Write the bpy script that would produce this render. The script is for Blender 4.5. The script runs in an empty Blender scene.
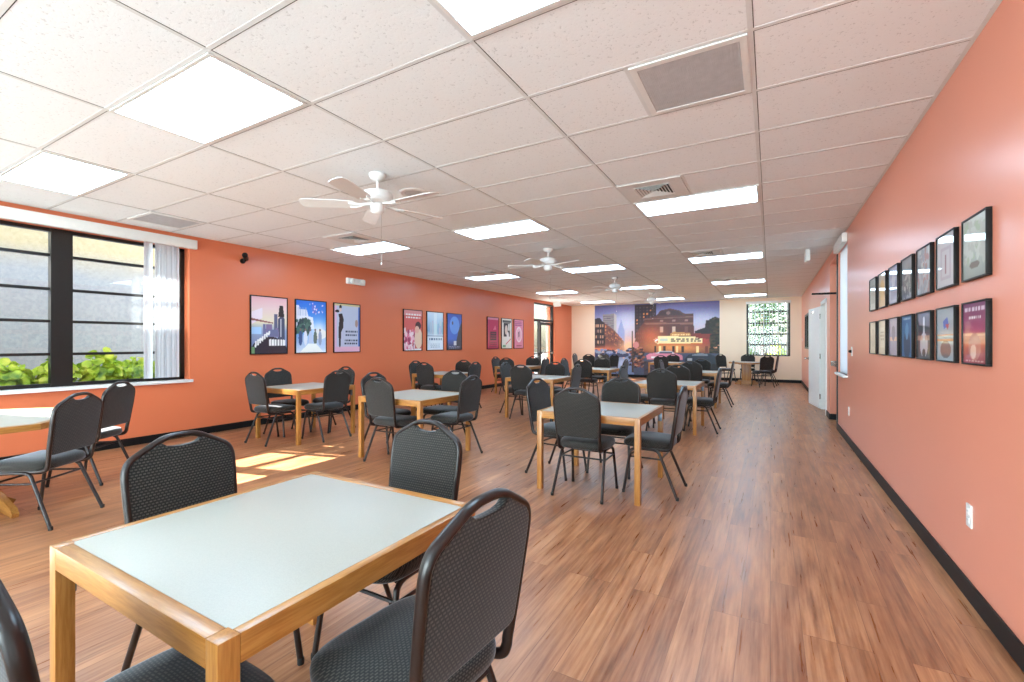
import bpy, bmesh, math, random
import numpy as np
from mathutils import Vector, Matrix

# ------------------------------------------------------------------ camera, sky, sun, exposure
S = bpy.context.scene
C = S.collection
PI = math.pi
EYE = 1.318
YAW = 0.51654
cd = bpy.data.cameras.new('camera'); cam = bpy.data.objects.new('camera', cd); C.objects.link(cam)
cam.location = (0, 0, EYE); cam.rotation_euler = (PI / 2, 0, YAW)
cd.sensor_width = 36; cd.lens = 454.8 / 1024 * 36; cd.shift_y = 1.8 / 1024; cd.clip_start = 0.02
S.camera = cam

SUN = Vector((0.775, 0.205, -0.597)).normalized()
world = bpy.data.worlds.new('world'); S.world = world; world.use_nodes = True
wn = world.node_tree.nodes; wl = world.node_tree.links
bg = wn['Background']
sky = wn.new('ShaderNodeTexSky'); sky.sky_type = 'NISHITA'; sky.sun_disc = False
sky.sun_elevation = math.asin(-SUN.z); sky.sun_rotation = math.atan2(-SUN.x, -SUN.y)
sky.air_density = 1.0; sky.dust_density = 1.5; sky.ozone_density = 1.0
wl.new(sky.outputs[0], bg.inputs[0]); bg.inputs[1].default_value = 0.8
sd = bpy.data.lights.new('sun', 'SUN'); sun = bpy.data.objects.new('sun', sd); C.objects.link(sun)
sd.energy = 45.0; sd.angle = 0.009; sd.color = (1, 0.96, 0.92)
sun.rotation_euler = SUN.to_track_quat('-Z', 'Y').to_euler(); sun.location = (-12, 0, 10)

S.view_settings.view_transform = 'Standard'; S.view_settings.look = 'None'
S.view_settings.exposure = 0.34; S.view_settings.gamma = 1.0; S.view_settings.use_curve_mapping = False
def fill_light(name, loc, rot, w, h, watts, col):
    ld = bpy.data.lights.new(name, 'AREA'); ld.shape = 'RECTANGLE'; ld.size = w; ld.size_y = h; ld.energy = watts; ld.color = col
    o = bpy.data.objects.new(name, ld); C.objects.link(o); o.location = loc; o.rotation_euler = rot; return o
# fill lamps added behind the viewer, outside made-up rear glazing and side window
fill_light('fill_rear', (-3.1, -8.5, 1.42), (PI / 2, 0, 0), 7.4, 2.6, 1150, (0.80, 0.93, 1.0))
fill_light('fill_side', (-7.9, -1.25, 1.74), (PI / 2, 0, -PI / 2), 2.9, 1.8, 50, (0.80, 0.93, 1.0))
PANEL = 13.0                      # radiance of the fluorescent diffusers
try:
    S.cycles.use_denoising = True
    S.cycles.max_bounces = 10; S.cycles.diffuse_bounces = 4; S.cycles.transparent_max_bounces = 16
    S.cycles.sample_clamp_indirect = 8
except Exception:
    pass

random.seed(7)
H = 2.829                          # ceiling height
LW, RW, BW, NW = -7.12, 0.89, 17.5, -8.0   # left, right, end and rear wall planes
TX, TY, GX, GY = 1.2192, 0.6096, -0.0837, 1.8695   # ceiling grid

# ------------------------------------------------------------------ materials
def lin(r, g, b):
    f = lambda c: (c / 255 / 12.92) if c / 255 <= 0.04045 else ((c / 255 + 0.055) / 1.055) ** 2.4
    return (f(r), f(g), f(b), 1)

class NT:
    def __init__(s, name):
        s.m = bpy.data.materials.new(name); s.m.use_nodes = True
        s.n = s.m.node_tree.nodes; s.l = s.m.node_tree.links
        s.b = s.n['Principled BSDF']; s.out = s.n['Material Output']
    def add(s, t, **kw):
        n = s.n.new(t)
        for k, v in kw.items():
            if hasattr(n, k): setattr(n, k, v)
            else: n.inputs[k.replace('_', ' ')].default_value = v
        return n
    def link(s, a, b): s.l.new(a, b)
    def coord(s, scale=(1, 1, 1), kind='Object', rot=(0, 0, 0), loc=(0, 0, 0)):
        t = s.n.new('ShaderNodeTexCoord'); mp = s.n.new('ShaderNodeMapping')
        mp.inputs['Scale'].default_value = scale; mp.inputs['Rotation'].default_value = rot; mp.inputs['Location'].default_value = loc
        s.l.new(t.outputs[kind], mp.inputs[0]); return mp.outputs[0]
    def noise(s, vec, scale, detail=4, rough=0.5):
        n = s.n.new('ShaderNodeTexNoise'); n.inputs['Scale'].default_value = scale
        n.inputs['Detail'].default_value = detail; n.inputs['Roughness'].default_value = rough
        s.l.new(vec, n.inputs['Vector']); return n.outputs['Fac']
    def ramp(s, fac, stops, interp='LINEAR'):
        r = s.n.new('ShaderNodeValToRGB'); r.color_ramp.interpolation = interp
        e = r.color_ramp.elements
        while len(e) < len(stops): e.new(0.5)
        for i, (p, c) in enumerate(stops): e[i].position = p; e[i].color = c
        s.l.new(fac, r.inputs[0]); return r.outputs[0]
    def mix(s, fac, a, b, mode='MIX'):
        m = s.n.new('ShaderNodeMix'); m.data_type = 'RGBA'; m.blend_type = mode
        for sock, v in ((m.inputs[0], fac), (m.inputs[6], a), (m.inputs[7], b)):
            if isinstance(v, (int, float)): sock.default_value = v
            elif isinstance(v, tuple): sock.default_value = v
            else: s.l.new(v, sock)
        return m.outputs[2]
    def math(s, op, a, b=None, c=None):
        m = s.n.new('ShaderNodeMath'); m.operation = op
        for i, v in enumerate((a, b, c)):
            if v is None: continue
            if isinstance(v, (int, float)): m.inputs[i].default_value = v
            else: s.l.new(v, m.inputs[i])
        return m.outputs[0]
    def bump(s, h, strength=0.3, dist=0.01):
        b = s.n.new('ShaderNodeBump'); b.inputs['Strength'].default_value = strength; b.inputs['Distance'].default_value = dist
        s.l.new(h, b.inputs['Height']); s.l.new(b.outputs[0], s.b.inputs['Normal'])
    def base(s, c):
        if isinstance(c, tuple): s.b.inputs['Base Color'].default_value = c
        else: s.l.new(c, s.b.inputs['Base Color'])
    def set(s, **kw):
        for k, v in kw.items(): s.b.inputs[k.replace('_', ' ')].default_value = v
        return s

def plain(name, c, rough=0.5, metal=0.0, spec=0.5, var=0.06, scale=20):
    t = NT(name); n = t.noise(t.coord(), scale)
    lo = tuple(v * (1 - var) for v in c[:3]) + (1,); hi = tuple(min(1, v * (1 + var)) for v in c[:3]) + (1,)
    t.base(t.ramp(n, [(0.3, lo), (0.7, hi)])); t.set(Roughness=rough, Metallic=metal)
    t.b.inputs['Specular IOR Level'].default_value = spec
    return t.m

M = {}
def wallpaint(name, c, rough):
    t = NT(name); v = t.coord()
    n = t.noise(v, 1.3, 3)
    t.base(t.ramp(n, [(0.3, tuple(x * 0.97 for x in c[:3]) + (1,)), (0.7, c)])); t.set(Roughness=rough)
    t.bump(t.noise(v, 160, 2), 0.05, 0.002); return t.m
M['orange'] = wallpaint('orange_paint', lin(222, 120, 80), 0.36)
M['salmon'] = wallpaint('orange_paint_glare', lin(232, 148, 120), 0.3)  # the orange wall paint, paled by putting the glare into its colour
M['offwhite'] = wallpaint('offwhite_paint', lin(240, 240, 236), 0.5)
M['palevinyl'] = plain('pale_vinyl', lin(214, 214, 210), 0.4, var=0.05, scale=4)
M['cream'] = wallpaint('cream_paint', lin(240, 216, 188), 0.5)
M['white'] = plain('white_plastic', lin(236, 236, 232), 0.4, var=0.02)
M['whitemetal'] = plain('white_enamel', lin(232, 232, 230), 0.35, var=0.02)
M['gridmetal'] = plain('grid_enamel', lin(226, 228, 228), 0.6, var=0.02, spec=0.2)
M['black'] = plain('black_vinyl', lin(16, 16, 17), 0.5, spec=0.25)
M['alu'] = plain('dark_bronze_aluminium', lin(30, 28, 26), 0.38, 0.2)
M['frameblack'] = plain('black_frame', lin(13, 12, 12), 0.45, spec=0.25)
M['steel'] = plain('galvanised_steel', lin(120, 128, 140), 0.35, 0.9)
M['chrome'] = plain('brushed_steel', lin(190, 190, 188), 0.25, 1.0)
M['darkgrille'] = plain('grille_grey', lin(196, 196, 198), 0.6)
M['grilleback'] = plain('grille_filter', lin(150, 150, 152), 0.8)
M['shadowgap'] = plain('dark_duct', lin(40, 40, 42), 0.8)
M['soffit'] = plain('soffit_paint', lin(200, 195, 185), 0.7)

def fabric():
    t = NT('woven_fabric'); v = t.coord((1, 1, 1))
    sx = t.n.new('ShaderNodeSeparateXYZ'); t.link(v, sx.inputs[0])
    yz = t.math('ADD', t.math('MULTIPLY', sx.outputs[1], 1.0), sx.outputs[2])
    cb = t.n.new('ShaderNodeCombineXYZ'); t.link(sx.outputs[0], cb.inputs[0]); t.link(yz, cb.inputs[1])
    br = t.n.new('ShaderNodeTexBrick'); t.link(cb.outputs[0], br.inputs['Vector'])
    br.inputs['Scale'].default_value = 1; br.inputs['Brick Width'].default_value = 0.0135; br.inputs['Row Height'].default_value = 0.0092
    br.inputs['Mortar Size'].default_value = 0.0032; br.inputs['Mortar Smooth'].default_value = 0.5
    br.inputs['Color1'].default_value = lin(84, 79, 73); br.inputs['Color2'].default_value = lin(70, 66, 61); br.inputs['Mortar'].default_value = lin(20, 19, 18)
    n = t.noise(v, 260, 2)
    t.base(t.mix(0.2, br.outputs['Color'], t.ramp(n, [(0.3, lin(30, 27, 24)), (0.7, lin(74, 68, 61))])))
    t.set(Roughness=0.85, Sheen_Weight=0.6, Sheen_Roughness=0.4)
    t.b.inputs['Sheen Tint'].default_value = lin(205, 210, 220)
    t.b.inputs['Specular IOR Level'].default_value = 0.3
    t.bump(br.outputs['Fac'], -0.4, 0.002)
    return t.m
M['fabric'] = fabric()
M['tube'] = plain('dark_brown_enamel', lin(32, 21, 19), 0.3, 0.0, 0.45)
M['glide'] = plain('black_rubber', lin(20, 20, 20), 0.6)

def wood(name, a, b, c, axis, scale=1.0, rough=0.35):
    t = NT(name)
    sc = {'x': (1.2, 14, 14), 'y': (14, 1.2, 14), 'z': (14, 14, 1.2)}[axis]
    v = t.coord(tuple(s * scale for s in sc))
    n1 = t.noise(v, 2.2, 6, 0.6); n2 = t.noise(v, 11, 3)
    col = t.ramp(n1, [(0.28, a), (0.5, b), (0.74, c)])
    t.base(t.mix(0.25, col, t.ramp(n2, [(0.4, a), (0.6, c)]))); t.set(Roughness=rough)
    t.b.inputs['Coat Weight'].default_value = 0.3; t.b.inputs['Coat Roughness'].default_value = 0.2
    return t.m
for ax in 'xyz':
    M['oak' + ax] = wood('honey_oak_' + ax, lin(146, 88, 34), lin(178, 118, 54), lin(198, 142, 76), ax)
def laminate():
    t = NT('pale_laminate'); v = t.coord()
    t.base(t.ramp(t.noise(v, 300, 2), [(0.35, lin(170, 165, 153)), (0.65, lin(176, 171, 159))])); t.set(Roughness=0.4); return t.m
M['laminate'] = laminate()

def floor_mat():
    t = NT('wood_plank_vinyl')
    v = t.coord((1, 1, 1), rot=(0, 0, PI / 2))
    br = t.n.new('ShaderNodeTexBrick'); t.link(v, br.inputs['Vector'])
    br.offset = 0.37; br.offset_frequency = 3
    br.inputs['Scale'].default_value = 1; br.inputs['Brick Width'].default_value = 1.22; br.inputs['Row Height'].default_value = 0.127
    br.inputs['Mortar Size'].default_value = 0.0012; br.inputs['Mortar Smooth'].default_value = 0.0
    br.inputs['Color1'].default_value = (0, 0, 0, 1); br.inputs['Color2'].default_value = (1, 1, 1, 1); br.inputs['Mortar'].default_value = (0.5, 0.5, 0.5, 1)
    bw = t.n.new('ShaderNodeRGBToBW'); t.link(br.outputs['Color'], bw.inputs[0])
    plank = bw.outputs[0]
    # grain shifted per plank
    w = t.n.new('ShaderNodeTexCoord')
    sx = t.n.new('ShaderNodeSeparateXYZ'); t.link(w.outputs['Object'], sx.inputs[0])
    cb = t.n.new('ShaderNodeCombineXYZ')
    t.link(t.math('MULTIPLY', sx.outputs[0], 9.0), cb.inputs[0])
    t.link(t.math('MULTIPLY', sx.outputs[1], 1.1), cb.inputs[1])
    t.link(t.math('MULTIPLY', plank, 37.0), cb.inputs[2])
    g1 = t.noise(cb.outputs[0], 1.6, 7, 0.62)
    cb2 = t.n.new('ShaderNodeCombineXYZ')
    t.link(t.math('MULTIPLY', sx.outputs[0], 60.0), cb2.inputs[0]); t.link(t.math('MULTIPLY', sx.outputs[1], 2.5), cb2.inputs[1]); t.link(t.math('MULTIPLY', plank, 11.0), cb2.inputs[2])
    g2 = t.noise(cb2.outputs[0], 1.0, 3)
    col = t.ramp(g1, [(0.27, lin(106, 62, 36)), (0.43, lin(160, 103, 64)), (0.58, lin(186, 129, 86)), (0.78, lin(208, 156, 112))])
    tint = t.ramp(plank, [(0.0, lin(214, 196, 186)), (1.0, lin(255, 250, 246))])
    col = t.mix(1.0, col, tint, 'MULTIPLY')
    col = t.mix(0.22, col, t.ramp(g2, [(0.35, lin(120, 70, 44)), (0.65, lin(225, 175, 135))]))
    col = t.mix(t.math('MULTIPLY', br.outputs['Fac'], 0.6), col, lin(96, 58, 40))
    t.base(col)
    rg = t.ramp(g2, [(0.3, (0.27, 0.27, 0.27, 1)), (0.7, (0.4, 0.4, 0.4, 1))]); t.link(rg, t.b.inputs['Roughness'])
    t.bump(g2, 0.06, 0.003)
    return t.m
M['floor'] = floor_mat()

def ceiling_mat():
    t = NT('mineral_fibre_tile'); v = t.coord()
    n = t.noise(v, 62, 3, 0.55)
    vo = t.n.new('ShaderNodeTexVoronoi'); t.link(v, vo.inputs['Vector']); vo.inputs['Scale'].default_value = 95
    pits = t.ramp(n, [(0.32, lin(208, 212, 214)), (0.38, lin(245, 249, 251))])
    fine = t.ramp(vo.outputs['Distance'], [(0.06, lin(214, 218, 220)), (0.16, lin(245, 249, 251))])
    t.base(t.mix(0.35, pits, fine)); t.set(Roughness=0.9); t.b.inputs['Specular IOR Level'].default_value = 0.15
    t.bump(n, 0.25, 0.004); return t.m
M['tile'] = ceiling_mat()
def emit(name, c, s):
    t = NT(name); t.base((0.9, 0.9, 0.9, 1)); t.b.inputs['Emission Color'].default_value = c; t.b.inputs['Emission Strength'].default_value = s; return t.m
M['diffuser'] = emit('lit_diffuser', (0.64, 0.95, 1.22, 1), PANEL)
def glass():
    t = NT('window_glass'); n = t.n
    tr = n.new('ShaderNodeBsdfTransparent'); tr.inputs[0].default_value = (0.93, 0.95, 0.94, 1)
    gl = n.new('ShaderNodeBsdfGlossy'); gl.inputs['Roughness'].default_value = 0.01
    fr = n.new('ShaderNodeFresnel'); fr.inputs[0].default_value = 1.45
    mx = n.new('ShaderNodeMixShader'); t.link(t.math('MULTIPLY', fr.outputs[0], 0.8), mx.inputs[0])
    t.link(tr.outputs[0], mx.inputs[1]); t.link(gl.outputs[0], mx.inputs[2]); t.link(mx.outputs[0], t.out.inputs[0])
    return t.m
M['glass'] = glass()
def vane():
    t = NT('blind_vane'); n = t.n
    t.base(lin(230, 232, 236)); t.set(Roughness=0.5)
    tl = n.new('ShaderNodeBsdfTranslucent'); tl.inputs[0].default_value = (0.8, 0.82, 0.85, 1)
    mx = n.new('ShaderNodeMixShader'); mx.inputs[0].default_value = 0.3
    t.link(t.b.outputs[0], mx.inputs[1]); t.link(tl.outputs[0], mx.inputs[2]); t.link(mx.outputs[0], t.out.inputs[0]); return t.m
M['vane'] = vane()
def printmat(name, rough, coat):
    t = NT(name); a = t.n.new('ShaderNodeAttribute'); a.attribute_name = 'ink'
    t.base(a.outputs['Color']); t.set(Roughness=rough); t.b.inputs['Coat Weight'].default_value = coat; t.b.inputs['Coat Roughness'].default_value = 0.02
    return t.m
M['print'] = printmat('glazed_print', 0.5, 1.0)
M['mural'] = printmat('mural_vinyl', 0.45, 0.0)
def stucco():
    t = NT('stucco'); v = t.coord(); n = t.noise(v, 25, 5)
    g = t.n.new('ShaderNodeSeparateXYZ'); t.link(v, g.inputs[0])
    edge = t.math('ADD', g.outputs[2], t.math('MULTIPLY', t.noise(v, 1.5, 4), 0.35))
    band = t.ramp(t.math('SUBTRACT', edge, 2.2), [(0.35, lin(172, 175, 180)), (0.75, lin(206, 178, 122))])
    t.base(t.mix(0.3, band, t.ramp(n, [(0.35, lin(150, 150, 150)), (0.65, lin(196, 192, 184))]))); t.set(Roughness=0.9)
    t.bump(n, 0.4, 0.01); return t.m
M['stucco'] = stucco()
M['gardenwall'] = plain('weathered_block', lin(112, 116, 112), 0.9, var=0.15, scale=4)
M['concrete'] = plain('light_concrete', lin(205, 202, 195), 0.8, var=0.08, scale=3)
def leaf(name, a, b, c):
    t = NT(name); n = t.noise(t.coord(), 7, 2)
    col = t.ramp(n, [(0.3, a), (0.5, b), (0.7, c)]); t.base(col); t.set(Roughness=0.45)
    tl = t.n.new('ShaderNodeBsdfTranslucent'); t.link(col, tl.inputs[0])
    mx = t.n.new('ShaderNodeMixShader'); mx.inputs[0].default_value = 0.35
    t.link(t.b.outputs[0], mx.inputs[1]); t.link(tl.outputs[0], mx.inputs[2]); t.link(mx.outputs[0], t.out.inputs[0]); return t.m
M['seagrape'] = leaf('round_leaf', lin(96, 140, 44), lin(180, 205, 56), lin(226, 222, 92))
M['leafdark'] = leaf('hedge_leaf', lin(34, 62, 32), lin(58, 92, 44), lin(92, 126, 58))
M['lawn'] = leaf('lawn_grass', lin(70, 105, 45), lin(100, 140, 60), lin(130, 160, 80))
M['bark'] = plain('bark', lin(90, 74, 60), 0.9, var=0.2)

# ------------------------------------------------------------------ mesh helpers
class MB:
    """collects boxes, tubes, lathes and discs; build() links them as one mesh object"""
    def __init__(s): s.v = []; s.f = []; s.mi = []; s.k = 0
    def face(s, idx): s.f.append(tuple(idx)); s.mi.append(s.k)
    def box(s, x0, x1, y0, y1, z0, z1, bev=0.0):
        x0, x1 = sorted((x0, x1)); y0, y1 = sorted((y0, y1)); z0, z1 = sorted((z0, z1))
        if bev <= 0:
            o = len(s.v); s.v += [(x, y, z) for z in (z0, z1) for y in (y0, y1) for x in (x0, x1)]
            for q in ((0, 2, 3, 1), (4, 5, 7, 6), (0, 1, 5, 4), (2, 6, 7, 3), (0, 4, 6, 2), (1, 3, 7, 5)): s.face([o + i for i in q])
        else:
            bm = bmesh.new(); bmesh.ops.create_cube(bm, size=1)
            for q in bm.verts: q.co = Vector(((x0 + x1) / 2 + q.co.x * (x1 - x0), (y0 + y1) / 2 + q.co.y * (y1 - y0), (z0 + z1) / 2 + q.co.z * (z1 - z0)))
            bmesh.ops.bevel(bm, geom=list(bm.edges), offset=min(bev, 0.45 * min(x1 - x0, y1 - y0, z1 - z0)), segments=2, profile=0.6, affect='EDGES', clamp_overlap=True)
            s.bm(bm)
        return s
    def bm(s, bm, mat=None):
        o = len(s.v); bm.verts.index_update()
        s.v += [tuple(mat @ q.co) if mat else tuple(q.co) for q in bm.verts]
        for q in bm.faces: s.face([o + w.index for w in q.verts])
        bm.free(); return s
    def tube(s, pts, rx, ry=None, n=10, up=Vector((0, 0, 1)), cap=True):
        ry = rx if ry is None else ry
        pts = [Vector(p) for p in pts]; o = len(s.v); N = len(pts); prev = None
        for i, p in enumerate(pts):
            t = (pts[min(i + 1, N - 1)] - pts[max(i - 1, 0)]).normalized()
            if prev is None:
                a = up - t * up.dot(t)
                if a.length < 1e-3: a = Vector((0, 1, 0)) - t * t.y
                a.normalize()
            else:
                a = prev - t * prev.dot(t); a.normalize()
            prev = a; b = t.cross(a)
            for k in range(n):
                w = 2 * PI * k / n
                s.v.append(tuple(p + a * (math.cos(w) * rx) + b * (math.sin(w) * ry)))
        for i in range(N - 1):
            for k in range(n):
                k2 = (k + 1) % n
                s.face((o + i * n + k, o + i * n + k2, o + (i + 1) * n + k2, o + (i + 1) * n + k))
        if cap: s.face([o + k for k in range(n)][::-1]); s.face([o + (N - 1) * n + k for k in range(n)])
        return s
    def lathe(s, prof, cx=0, cy=0, n=24):
        o = len(s.v); N = len(prof)
        for r, z in prof:
            for k in range(n):
                w = 2 * PI * k / n; s.v.append((cx + r * math.cos(w), cy + r * math.sin(w), z))
        for i in range(N - 1):
            for k in range(n):
                k2 = (k + 1) % n; s.face((o + i * n + k, o + i * n + k2, o + (i + 1) * n + k2, o + (i + 1) * n + k))
        s.face([o + k for k in range(n)][::-1]); s.face([o + (N - 1) * n + k for k in range(n)])
        return s
    def prism(s, poly, z0, z1):
        o = len(s.v); n = len(poly)
        s.v += [(x, y, z0) for x, y in poly] + [(x, y, z1) for x, y in poly]
        s.face([o + i for i in range(n)][::-1]); s.face([o + n + i for i in range(n)])
        for i in range(n): j = (i + 1) % n; s.face((o + i, o + j, o + n + j, o + n + i))
        return s
    def xf(s, mat, a=0):
        for i in range(a, len(s.v)): s.v[i] = tuple(mat @ Vector(s.v[i]))
        return s
    def build(s, name, mat, parent=None, smooth=35):
        me = bpy.data.meshes.new(name); me.from_pydata(s.v, [], s.f); me.update()
        for m in (mat if isinstance(mat, (list, tuple)) else [mat]): me.materials.append(m)
        if s.k: me.polygons.foreach_set('material_index', s.mi)
        if smooth:
            me.polygons.foreach_set('use_smooth', [True] * len(me.polygons)); me.set_sharp_from_angle(angle=math.radians(smooth))
        bm = bmesh.new(); bm.from_mesh(me); bmesh.ops.recalc_face_normals(bm, faces=bm.faces); bm.to_mesh(me); bm.free()
        o = bpy.data.objects.new(name, me); C.objects.link(o)
        if parent is not None: o.parent = parent
        return o

def tag(o, label=None, cat=None, group=None, kind=None):
    if label: o['label'] = label
    if cat: o['category'] = cat
    if group: o['group'] = group
    if kind: o['kind'] = kind
    return o
def thing(name, label, cat, loc=(0, 0, 0), rz=0.0, group=None, kind=None):
    o = bpy.data.objects.new(name, None); o.empty_display_size = 0.1; C.objects.link(o)
    o.location = loc; o.rotation_euler = (0, 0, rz); return tag(o, label, cat, group, kind)
def kids(o): return [c for c in bpy.data.objects if c.parent is o]
TREE = {}
def copy_tree(root):
    """a copy of a thing with copies of its parts and sub-parts"""
    if root.name not in TREE: TREE[root.name] = [(c, kids(c)) for c in kids(root)]
    r = root.copy(); C.objects.link(r)
    for c, gs in TREE[root.name]:
        d = c.copy(); C.objects.link(d); d.parent = r
        for g in gs:
            e = g.copy(); C.objects.link(e); e.parent = d
    return r
def smoothpath(pts, k=5):
    P = [Vector(p) for p in pts]; out = []
    for i in range(len(P) - 1):
        a, b, c, d = P[max(i - 1, 0)], P[i], P[i + 1], P[min(i + 2, len(P) - 1)]
        for j in range(k):
            t = j / k
            out.append(0.5 * ((2 * b) + (c - a) * t + (2 * a - 5 * b + 4 * c - d) * t * t + (3 * b - a - 3 * c + d) * t ** 3))
    out.append(P[-1]); return out
def struct(name, mb, mat, label, cat, parent=None, smooth=0):
    o = mb.build(name, mat, parent, smooth); return tag(o, label, cat, kind='structure')

# ------------------------------------------------------------------ the room
struct('floor_bounce', MB().box(LW - .3, RW + .3, NW - .2, -1.0, -0.1, 0), M['palevinyl'], 'unseen pale vinyl floor added behind the viewer to bounce neutral light', 'floor')  # made-up pale floor, out of view, bounces neutral light to the ceiling
struct('floor', MB().box(LW - .3, RW + .3, -1.0, BW + .2, -0.1, 0), M['floor'], 'wood-look plank floor running the whole room', 'floor')
struct('ceiling', MB().box(LW - .3, RW + .2, NW - .2, BW + .2, H, H + 0.03), M['tile'], 'white speckled tile ceiling', 'ceiling')
struct('roof', MB().box(-7.98, RW + .9, NW - .3, BW + .7, 2.90, 3.10), M['soffit'], 'flat roof slab with an eave over the window wall', 'roof')
# ceiling grid of T bars
g = MB()
for c in range(-6, 2):
    x = GX + c * TX
    if LW < x < RW: g.box(x - .012, x + .012, NW, BW, H - .002, H)
for r in range(-17, 27):
    y = GY + r * TY
    if NW < y < BW: g.box(LW, RW, y - .012, y + .012, H - .0015, H)
for c, r in ((-.5, 1), (-5.5, 1), (-.5, 4), (-.5, 10), (-.5, 16), (-4.5, 4), (-4.5, 10), (-4.5, 16)):
    x = GX + c * TX; g.box(x - .012, x + .012, GY + r * TY, GY + (r + 1) * TY, H - .0015, H)
g.box(LW, LW + .022, NW, BW, H - .002, H); g.box(RW - .022, RW, NW, BW, H - .002, H); g.box(LW, RW, BW - .022, BW, H - .002, H)
struct('trim_1', g, M['gridmetal'], 'white suspended ceiling grid', 'ceiling grid')
g = MB()                                        # the dark slit beside each tile
for c in range(-6, 2):
    x = GX + c * TX + .0140
    if LW < x < RW: g.box(x - .002, x + .002, NW, BW, H - .0012, H)
for r in range(-17, 27):
    y = GY + r * TY + .0140
    if NW < y < BW: g.box(LW, RW, y - .002, y + .002, H - .0012, H)
struct('trim_2', g, M['shadowgap'], 'thin dark gaps between ceiling tiles and grid', 'ceiling grid')

def wall_y(name, x0, x1, holes, mat, label, y0=NW, y1=BW, top=H):
    """wall along y with rectangular holes (ya, yb, za, zb)"""
    m = MB(); y = y0
    for ya, yb, za, zb in sorted(holes):
        if ya > y: m.box(x0, x1, y, ya, 0, top)
        if za > 0: m.box(x0, x1, ya, yb, 0, za)
        if zb < top: m.box(x0, x1, ya, yb, zb, top)
        y = yb
    if y < y1: m.box(x0, x1, y, y1, 0, top)
    return struct(name, m, mat, label, 'wall')
WIN1 = (0.75, 3.33, 0.80, 2.65); WINB = (-2.75, 0.25, 0.80, 2.68); DOOR1 = (14.08, 15.80, 0, 2.74)
wall_y('wall_left', LW - .28, LW, [WIN1, DOOR1], M['orange'], 'long orange wall with posters and the big window', .3)
wall_y('wall_left_bounce', LW - .28, LW, [WINB], M['offwhite'], 'unseen off-white wall added behind the viewer to bounce light, window side', NW, .3)  # this and the next wall are made up pale for neutral bounce
wall_y('wall_right_bounce', RW, RW + .16, [], M['offwhite'], 'unseen off-white wall added behind the viewer to bounce light, frame side', NW, .3)
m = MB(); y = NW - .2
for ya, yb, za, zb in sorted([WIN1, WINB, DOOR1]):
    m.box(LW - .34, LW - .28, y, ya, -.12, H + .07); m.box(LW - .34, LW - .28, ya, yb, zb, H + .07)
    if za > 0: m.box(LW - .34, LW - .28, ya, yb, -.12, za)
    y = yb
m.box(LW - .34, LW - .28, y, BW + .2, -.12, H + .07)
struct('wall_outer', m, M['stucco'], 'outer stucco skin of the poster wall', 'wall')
WIN3 = (7.45, 8.34, 0.88, 2.66); DOOR2 = (8.46, 9.50, 0, 2.66); DOOR3 = (10.02, 10.90, 0, 2.08); WIN4 = (13.72, 15.85, 1.15, 2.12)
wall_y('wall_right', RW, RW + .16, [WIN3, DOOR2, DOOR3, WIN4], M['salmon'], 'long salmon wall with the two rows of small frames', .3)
m = MB(); WB = (-0.71, 0.57, 0.875, 2.68)
m.box(LW - .28, WB[0], BW, BW + .2, 0, H); m.box(WB[1], RW + .16, BW, BW + .2, 0, H); m.box(WB[0], WB[1], BW, BW + .2, 0, WB[2]); m.box(WB[0], WB[1], BW, BW + .2, WB[3], H)
struct('wall_end', m, M['cream'], 'cream end wall with the city mural', 'wall')
m = MB(); WR = (-6.8, 0.6, 0.06, 2.74)
m.box(LW - .28, WR[0], NW - .2, NW, 0, H); m.box(WR[1], RW + .16, NW - .2, NW, 0, H); m.box(WR[0], WR[1], NW - .2, NW, 0, WR[2]); m.box(WR[0], WR[1], NW - .2, NW, WR[3], H)
struct('wall_rear', m, M['offwhite'], 'unseen off-white rear wall with wide glazing added for fill light', 'wall')  # out of view; pale tone and glazing made up to light the room
def baseboard(name, segs, label):
    m = MB()
    for s in segs: m.box(*s, 0, 0.10, 0.004)
    struct(name, m, M['black'], label, 'baseboard')
baseboard('baseboard_left', [(LW, LW + .012, NW, DOOR1[0]), (LW, LW + .012, DOOR1[1], BW)], 'black vinyl base along the poster wall')
baseboard('baseboard_right', [(RW - .012, RW, NW, 8.44), (RW - .012, RW, 9.50, 9.97), (RW - .012, RW, 10.96, BW), (RW, RW + .11, 9.488, 9.5)], 'black vinyl base along the salmon wall')
baseboard('baseboard_end', [(LW, RW, BW - .012, BW)], 'black vinyl base under the mural')

# ------------------------------------------------------------------ windows and doors
def pane(parent, x0, x1, y0, y1, z0, z1):
    MB().box(x0, x1, y0, y1, z0, z1).build('glazing', M['glass'], parent, 0)
def left_window(name, W, label):
    t = thing(name, label, 'window', (0, 0, 0), kind='structure'); y0, y1, z0, z1 = W; gx = LW - .19; m = MB()
    for a, b in ((y0, y0 + .055), (y1 - .055, y1)): m.box(gx - .03, gx + .05, a, b, z0, z1)
    mid = (y0 + y1) / 2; m.box(gx - .03, gx + .06, mid - .095, mid + .095, z0, z1)
    m.box(gx - .03, gx + .05, y0, y1, z0, z0 + .045); m.box(gx - .03, gx + .05, y0, y1, z1 - .04, z1)
    for z in (1.185, 1.57, 1.945, 2.34): m.box(gx - .03, gx + .035, y0, y1, z - .016, z + .016)
    m.build('window_frame', M['alu'], t, 0)
    pane(t, gx - .003, gx + .003, y0 + .03, y1 - .03, z0 + .02, z1 - .02)
    MB().box(LW - .14, LW + .045, y0 - .02, y1 + .03, z0 - .035, z0 + .003, .004).build('window_sill', M['white'], t)
    return t
left_window('window_1', WIN1, 'big black-framed louvre-style window over the octagonal table')
left_window('window_2', WINB, 'unseen black-framed window added further back in the poster wall for fill light')  # added out of view as the opening for the side fill lamp

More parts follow.
